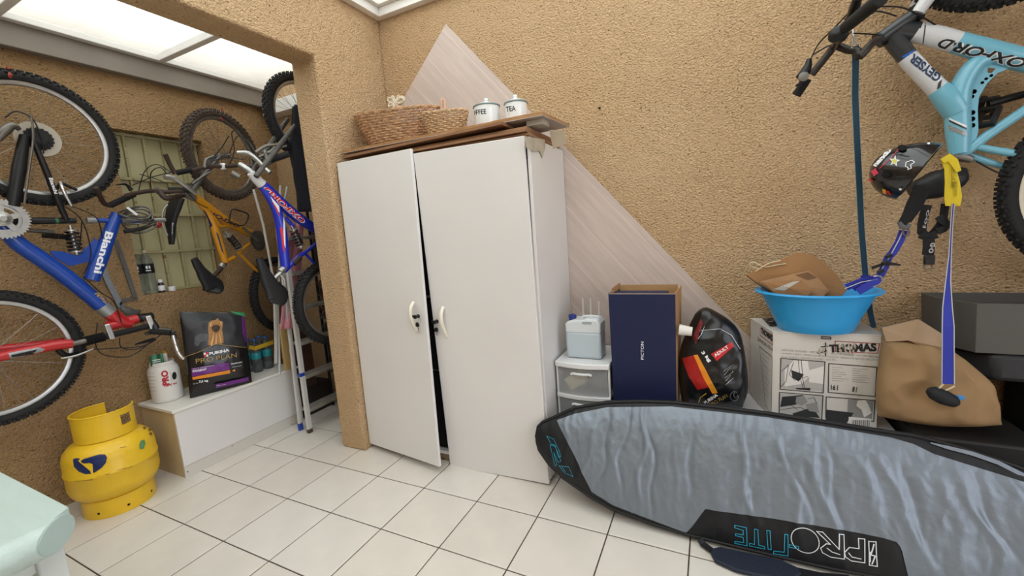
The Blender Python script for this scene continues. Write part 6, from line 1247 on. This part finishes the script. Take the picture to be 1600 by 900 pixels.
for px, a, w_ in ((885, .006, .012), (905, -.006, .010), (925, .010, .012), (943, -.012, .010), (960, .008, .016), (978, -.011, .010), (1004, .013, .012), (1016, -.014, .009), (1040, .006, .02), (1062, .008, .012), (1076, -.007, .012), (1110, .006, .03), (1168, .012, .014), (1182, -.006, .012), (1230, .010, .014), (1246, -.008, .012), (1285, .011, .016), (1300, -.008, .012), (1350, .008, .02), (1402, .010, .018), (1425, -.008, .014), (1470, .008, .02), (1510, .010, .016), (1540, -.007, .014), (1590, .009, .02)):
    WRK.append((uv(SQ(px, 720))[0], a, w_, -1.0 if px > 1200 else (.3 if px < 1000 else -.2)))
sb = thing('surfboard_bag', 'long silver and black padded surfboard bag leaning on its side in the foreground', 'surfboard bag', (2.8, .1, 0))
def seam_t(u): return top(u)
g = G(); NU, NV = 300, 44
def F(i, j): u = u0+(u1-u0)*(i**1.8); b_ = bot(u); t_ = top(u); v = b_+(t_-b_)*j; return W3(u, v, puff(u, v))
g.grid(F, NU, NV); n1_ = len(g.v)
def Bk(i, j): u = u0+(u1-u0)*(1-i)**1.8; b_ = bot(u); t_ = top(u); v = b_+(t_-b_)*j; s_ = j; endf = min(1, max(0, (u-u0)/.18)); return W3(u, v, -.055*max(0, 1-abs(2*s_-1)**4)*endf**.5)
g.grid(Bk, 150, 20)
shell_ = g.make('shell', BN, sb, angle=80)
# silver panel: between the nose seam and the rest, above the black lettering patch
ST = sorted(uv(SQ(*p)) for p in ((862, 655), (872, 656), (900, 646), (950, 636), (1050, 635), (1200, 652), (1300, 668), (1390, 683), (1425, 693), (1455, 708), (1500, 722), (1600, 753), (1720, 800), (1860, 862)))
SBt = sorted(uv(SQ(*p)) for p in ((872, 656, 0), (885, 682, .015), (905, 724, .018), (926, 768, .004), (960, 789, 0), (1020, 812, 0), (1072, 832, 0), (1080, 824, .012), (1102, 795, .03), (1200, 809, .032), (1300, 825, .034), (1380, 840, .034), (1400, 846, .034), (1408, 856, .034), (1414, 880, .03), (1421, 905, .02), (1424, 925, .01), (1600, 940, 0), (1860, 900, 0)))
def stp(u): return min(ip(ST, u), top(u)-.008)
def sbp(u): return min(max(ip(SBt, u), bot(u)+.010), stp(u))
ua, ub = uv(SQ(871, 657))[0], u1-.002; g = G()
def F(i, j): u = ua+(ub-ua)*i; b_ = sbp(u); t_ = stp(u); v = b_+(t_-b_)*j; return W3(u, v, puff(u, v)+.0035)
g.grid(F, 420, 60); sp_ = g.make('silver_panel', SV, sb, angle=80, fixn=False)
# bindings along the rim
g = G(); pts = []
for i in range(141): u = u0+(u1-u0)*(i/140)**2.2; pts.append(W3(u, top(u), .0))
g.tube(pts, .009, 8); g.make('edge_binding', BE, sb)
g = G(); pts = []
for i in range(141): u = u0+(u1-u0)*(i/140)**2.2; pts.append(W3(u, bot(u)+.003, .0))
g.tube(pts, .007, 8); g.make('edge_binding', BE, sb)
# silver gusset stripe at the upper right
g = G(); gp_ = [(1454, 692), (1480, 699), (1520, 709), (1560, 723), (1600, 743), (1680, 780)]
g.strap([SQ(x, y, .012) for x, y in gp_], [.004, .012, .014, .014, .014, .014], .002, e2); g.make('gusset_stripe', SV, sb)
# lettering
CY = M('cyan_print', '2aa9c9', .4); WO = M('white_outline_print', 'd9dde0', .4)
def otext(w_, p0, p1, h, mt): return text(w_, SQ(*p0, .045), SQ(*p1, .045), h, nS, mt, sb, shell_, outline=.012, dense=.03, off=.0014)
def ostroke(lines, wd, mt, name): return poly(stroke([[SQ(x, y, .045) for x, y in l] for l in lines], wd, nS), nS, mt, sb, shell_, name, off=.0012, dense=.02)
def blk(l): return [l+[l[0]]]
# outlined letters, upside down in the photograph: P R O - L I T E from right to left
ostroke([[(1351, 842), (1351, 879), (1330, 876), (1321, 870), (1319, 863), (1327, 855), (1342, 857), (1341, 841), (1351, 842)], [(1345, 873), (1331, 870), (1326, 864)]], .0028, WO, 'letter_p')
ostroke([[(1311, 834), (1318, 835), (1319, 873), (1298, 870), (1285, 863), (1282, 856), (1291, 849), (1297, 850), (1276, 830), (1285, 831), (1311, 858), (1311, 834)], [(1312, 866), (1300, 862), (1292, 856)]], .0028, WO, 'letter_r')
ostroke([[(1258+22*math.cos(a), 844+19*math.sin(a)+.2*22*math.cos(a)) for a in [2*PI*i/30 for i in range(31)]]], .0028, WO, 'letter_o')
ostroke([[(1233, 850), (1248, 853), (1248, 857), (1233, 854), (1233, 850)], [(1226, 834), (1231, 835), (1231, 868), (1208, 864), (1209, 860), (1225, 862), (1226, 834)], [(1198, 828), (1203, 829), (1205, 858), (1200, 857), (1198, 828)], [(1179, 826), (1184, 827), (1185, 851), (1194, 853), (1195, 857), (1171, 852), (1171, 848), (1179, 850), (1179, 826)],
   [(1148, 820), (1166, 824), (1167, 852), (1148, 848), (1148, 845), (1162, 847), (1161, 839), (1149, 836), (1149, 833), (1161, 835), (1161, 828), (1148, 824), (1148, 820)]], .0022, CY, 'letters_lite')
ostroke([[(1357, 845), (1368, 846), (1370, 884), (1358, 882), (1357, 845)]], .003, WO, 'logo_frame'); ostroke([[(1365, 850), (1360, 866), (1367, 868), (1362, 880)], [(1359, 862), (1359, 876)]], .004, WO, 'logo_mark')
ostroke([[(855, 681), (866, 686), (874, 704), (877, 713), (873, 714), (868, 695), (862, 694), (855, 681)], [(860, 695), (868, 697), (877, 720), (873, 722), (866, 707), (871, 726), (868, 727), (860, 695)], [(874, 727), (889, 729), (896, 744), (883, 738), (874, 727)], [(879, 728), (884, 736)]], .0016, CY, 'nose_logo')
# shoulder strap lying on the floor in front
st_ = G().tube([on(x, y, 2, .018) for x, y in ((1108, 862), (1130, 872), (1160, 884), (1195, 892), (1240, 897))], [.018, .034, .038, .038, .03], 16, smooth=5, side=(0, 0, 1), flat=1) if False else None
PAD = M('navy_pad', '1b2233', .6, bump=.1, bs=100)
g = G(); pp = [on(x, y, 2, .014) for x, y in ((1112, 860), (1122, 866), (1150, 876), (1185, 884), (1225, 891), (1250, 893))]
g.tube(pp, [.014, .030, .036, .036, .032, .012], 16, smooth=5, side=(0, 0, 1), flat=2.2)
g = G(); k_ = [.012, .045, .055, .055, .050, .015]; g.strap([Vector((p.x, p.y, .012)) for p in pp], [2*x for x in k_], .016, Vector((0, 1, 0))); sd_ = g.make('shoulder_pad', PAD, sb, bevel=.006, seg=3)
G().strap([on(1093, 842, 2, .03), on(1098, 850, 2, .014), on(1112, 860, 2, .012)], .026, .006, Vector((.6, .6, 0))).make('strap_end', BN, sb); G().strap([on(1248, 894, 2, .014), on(1285, 902, 2, .012), on(1330, 906, 2, .02)], .04, .006, Vector((0, 1, 0))).make('strap_end', BN, sb)
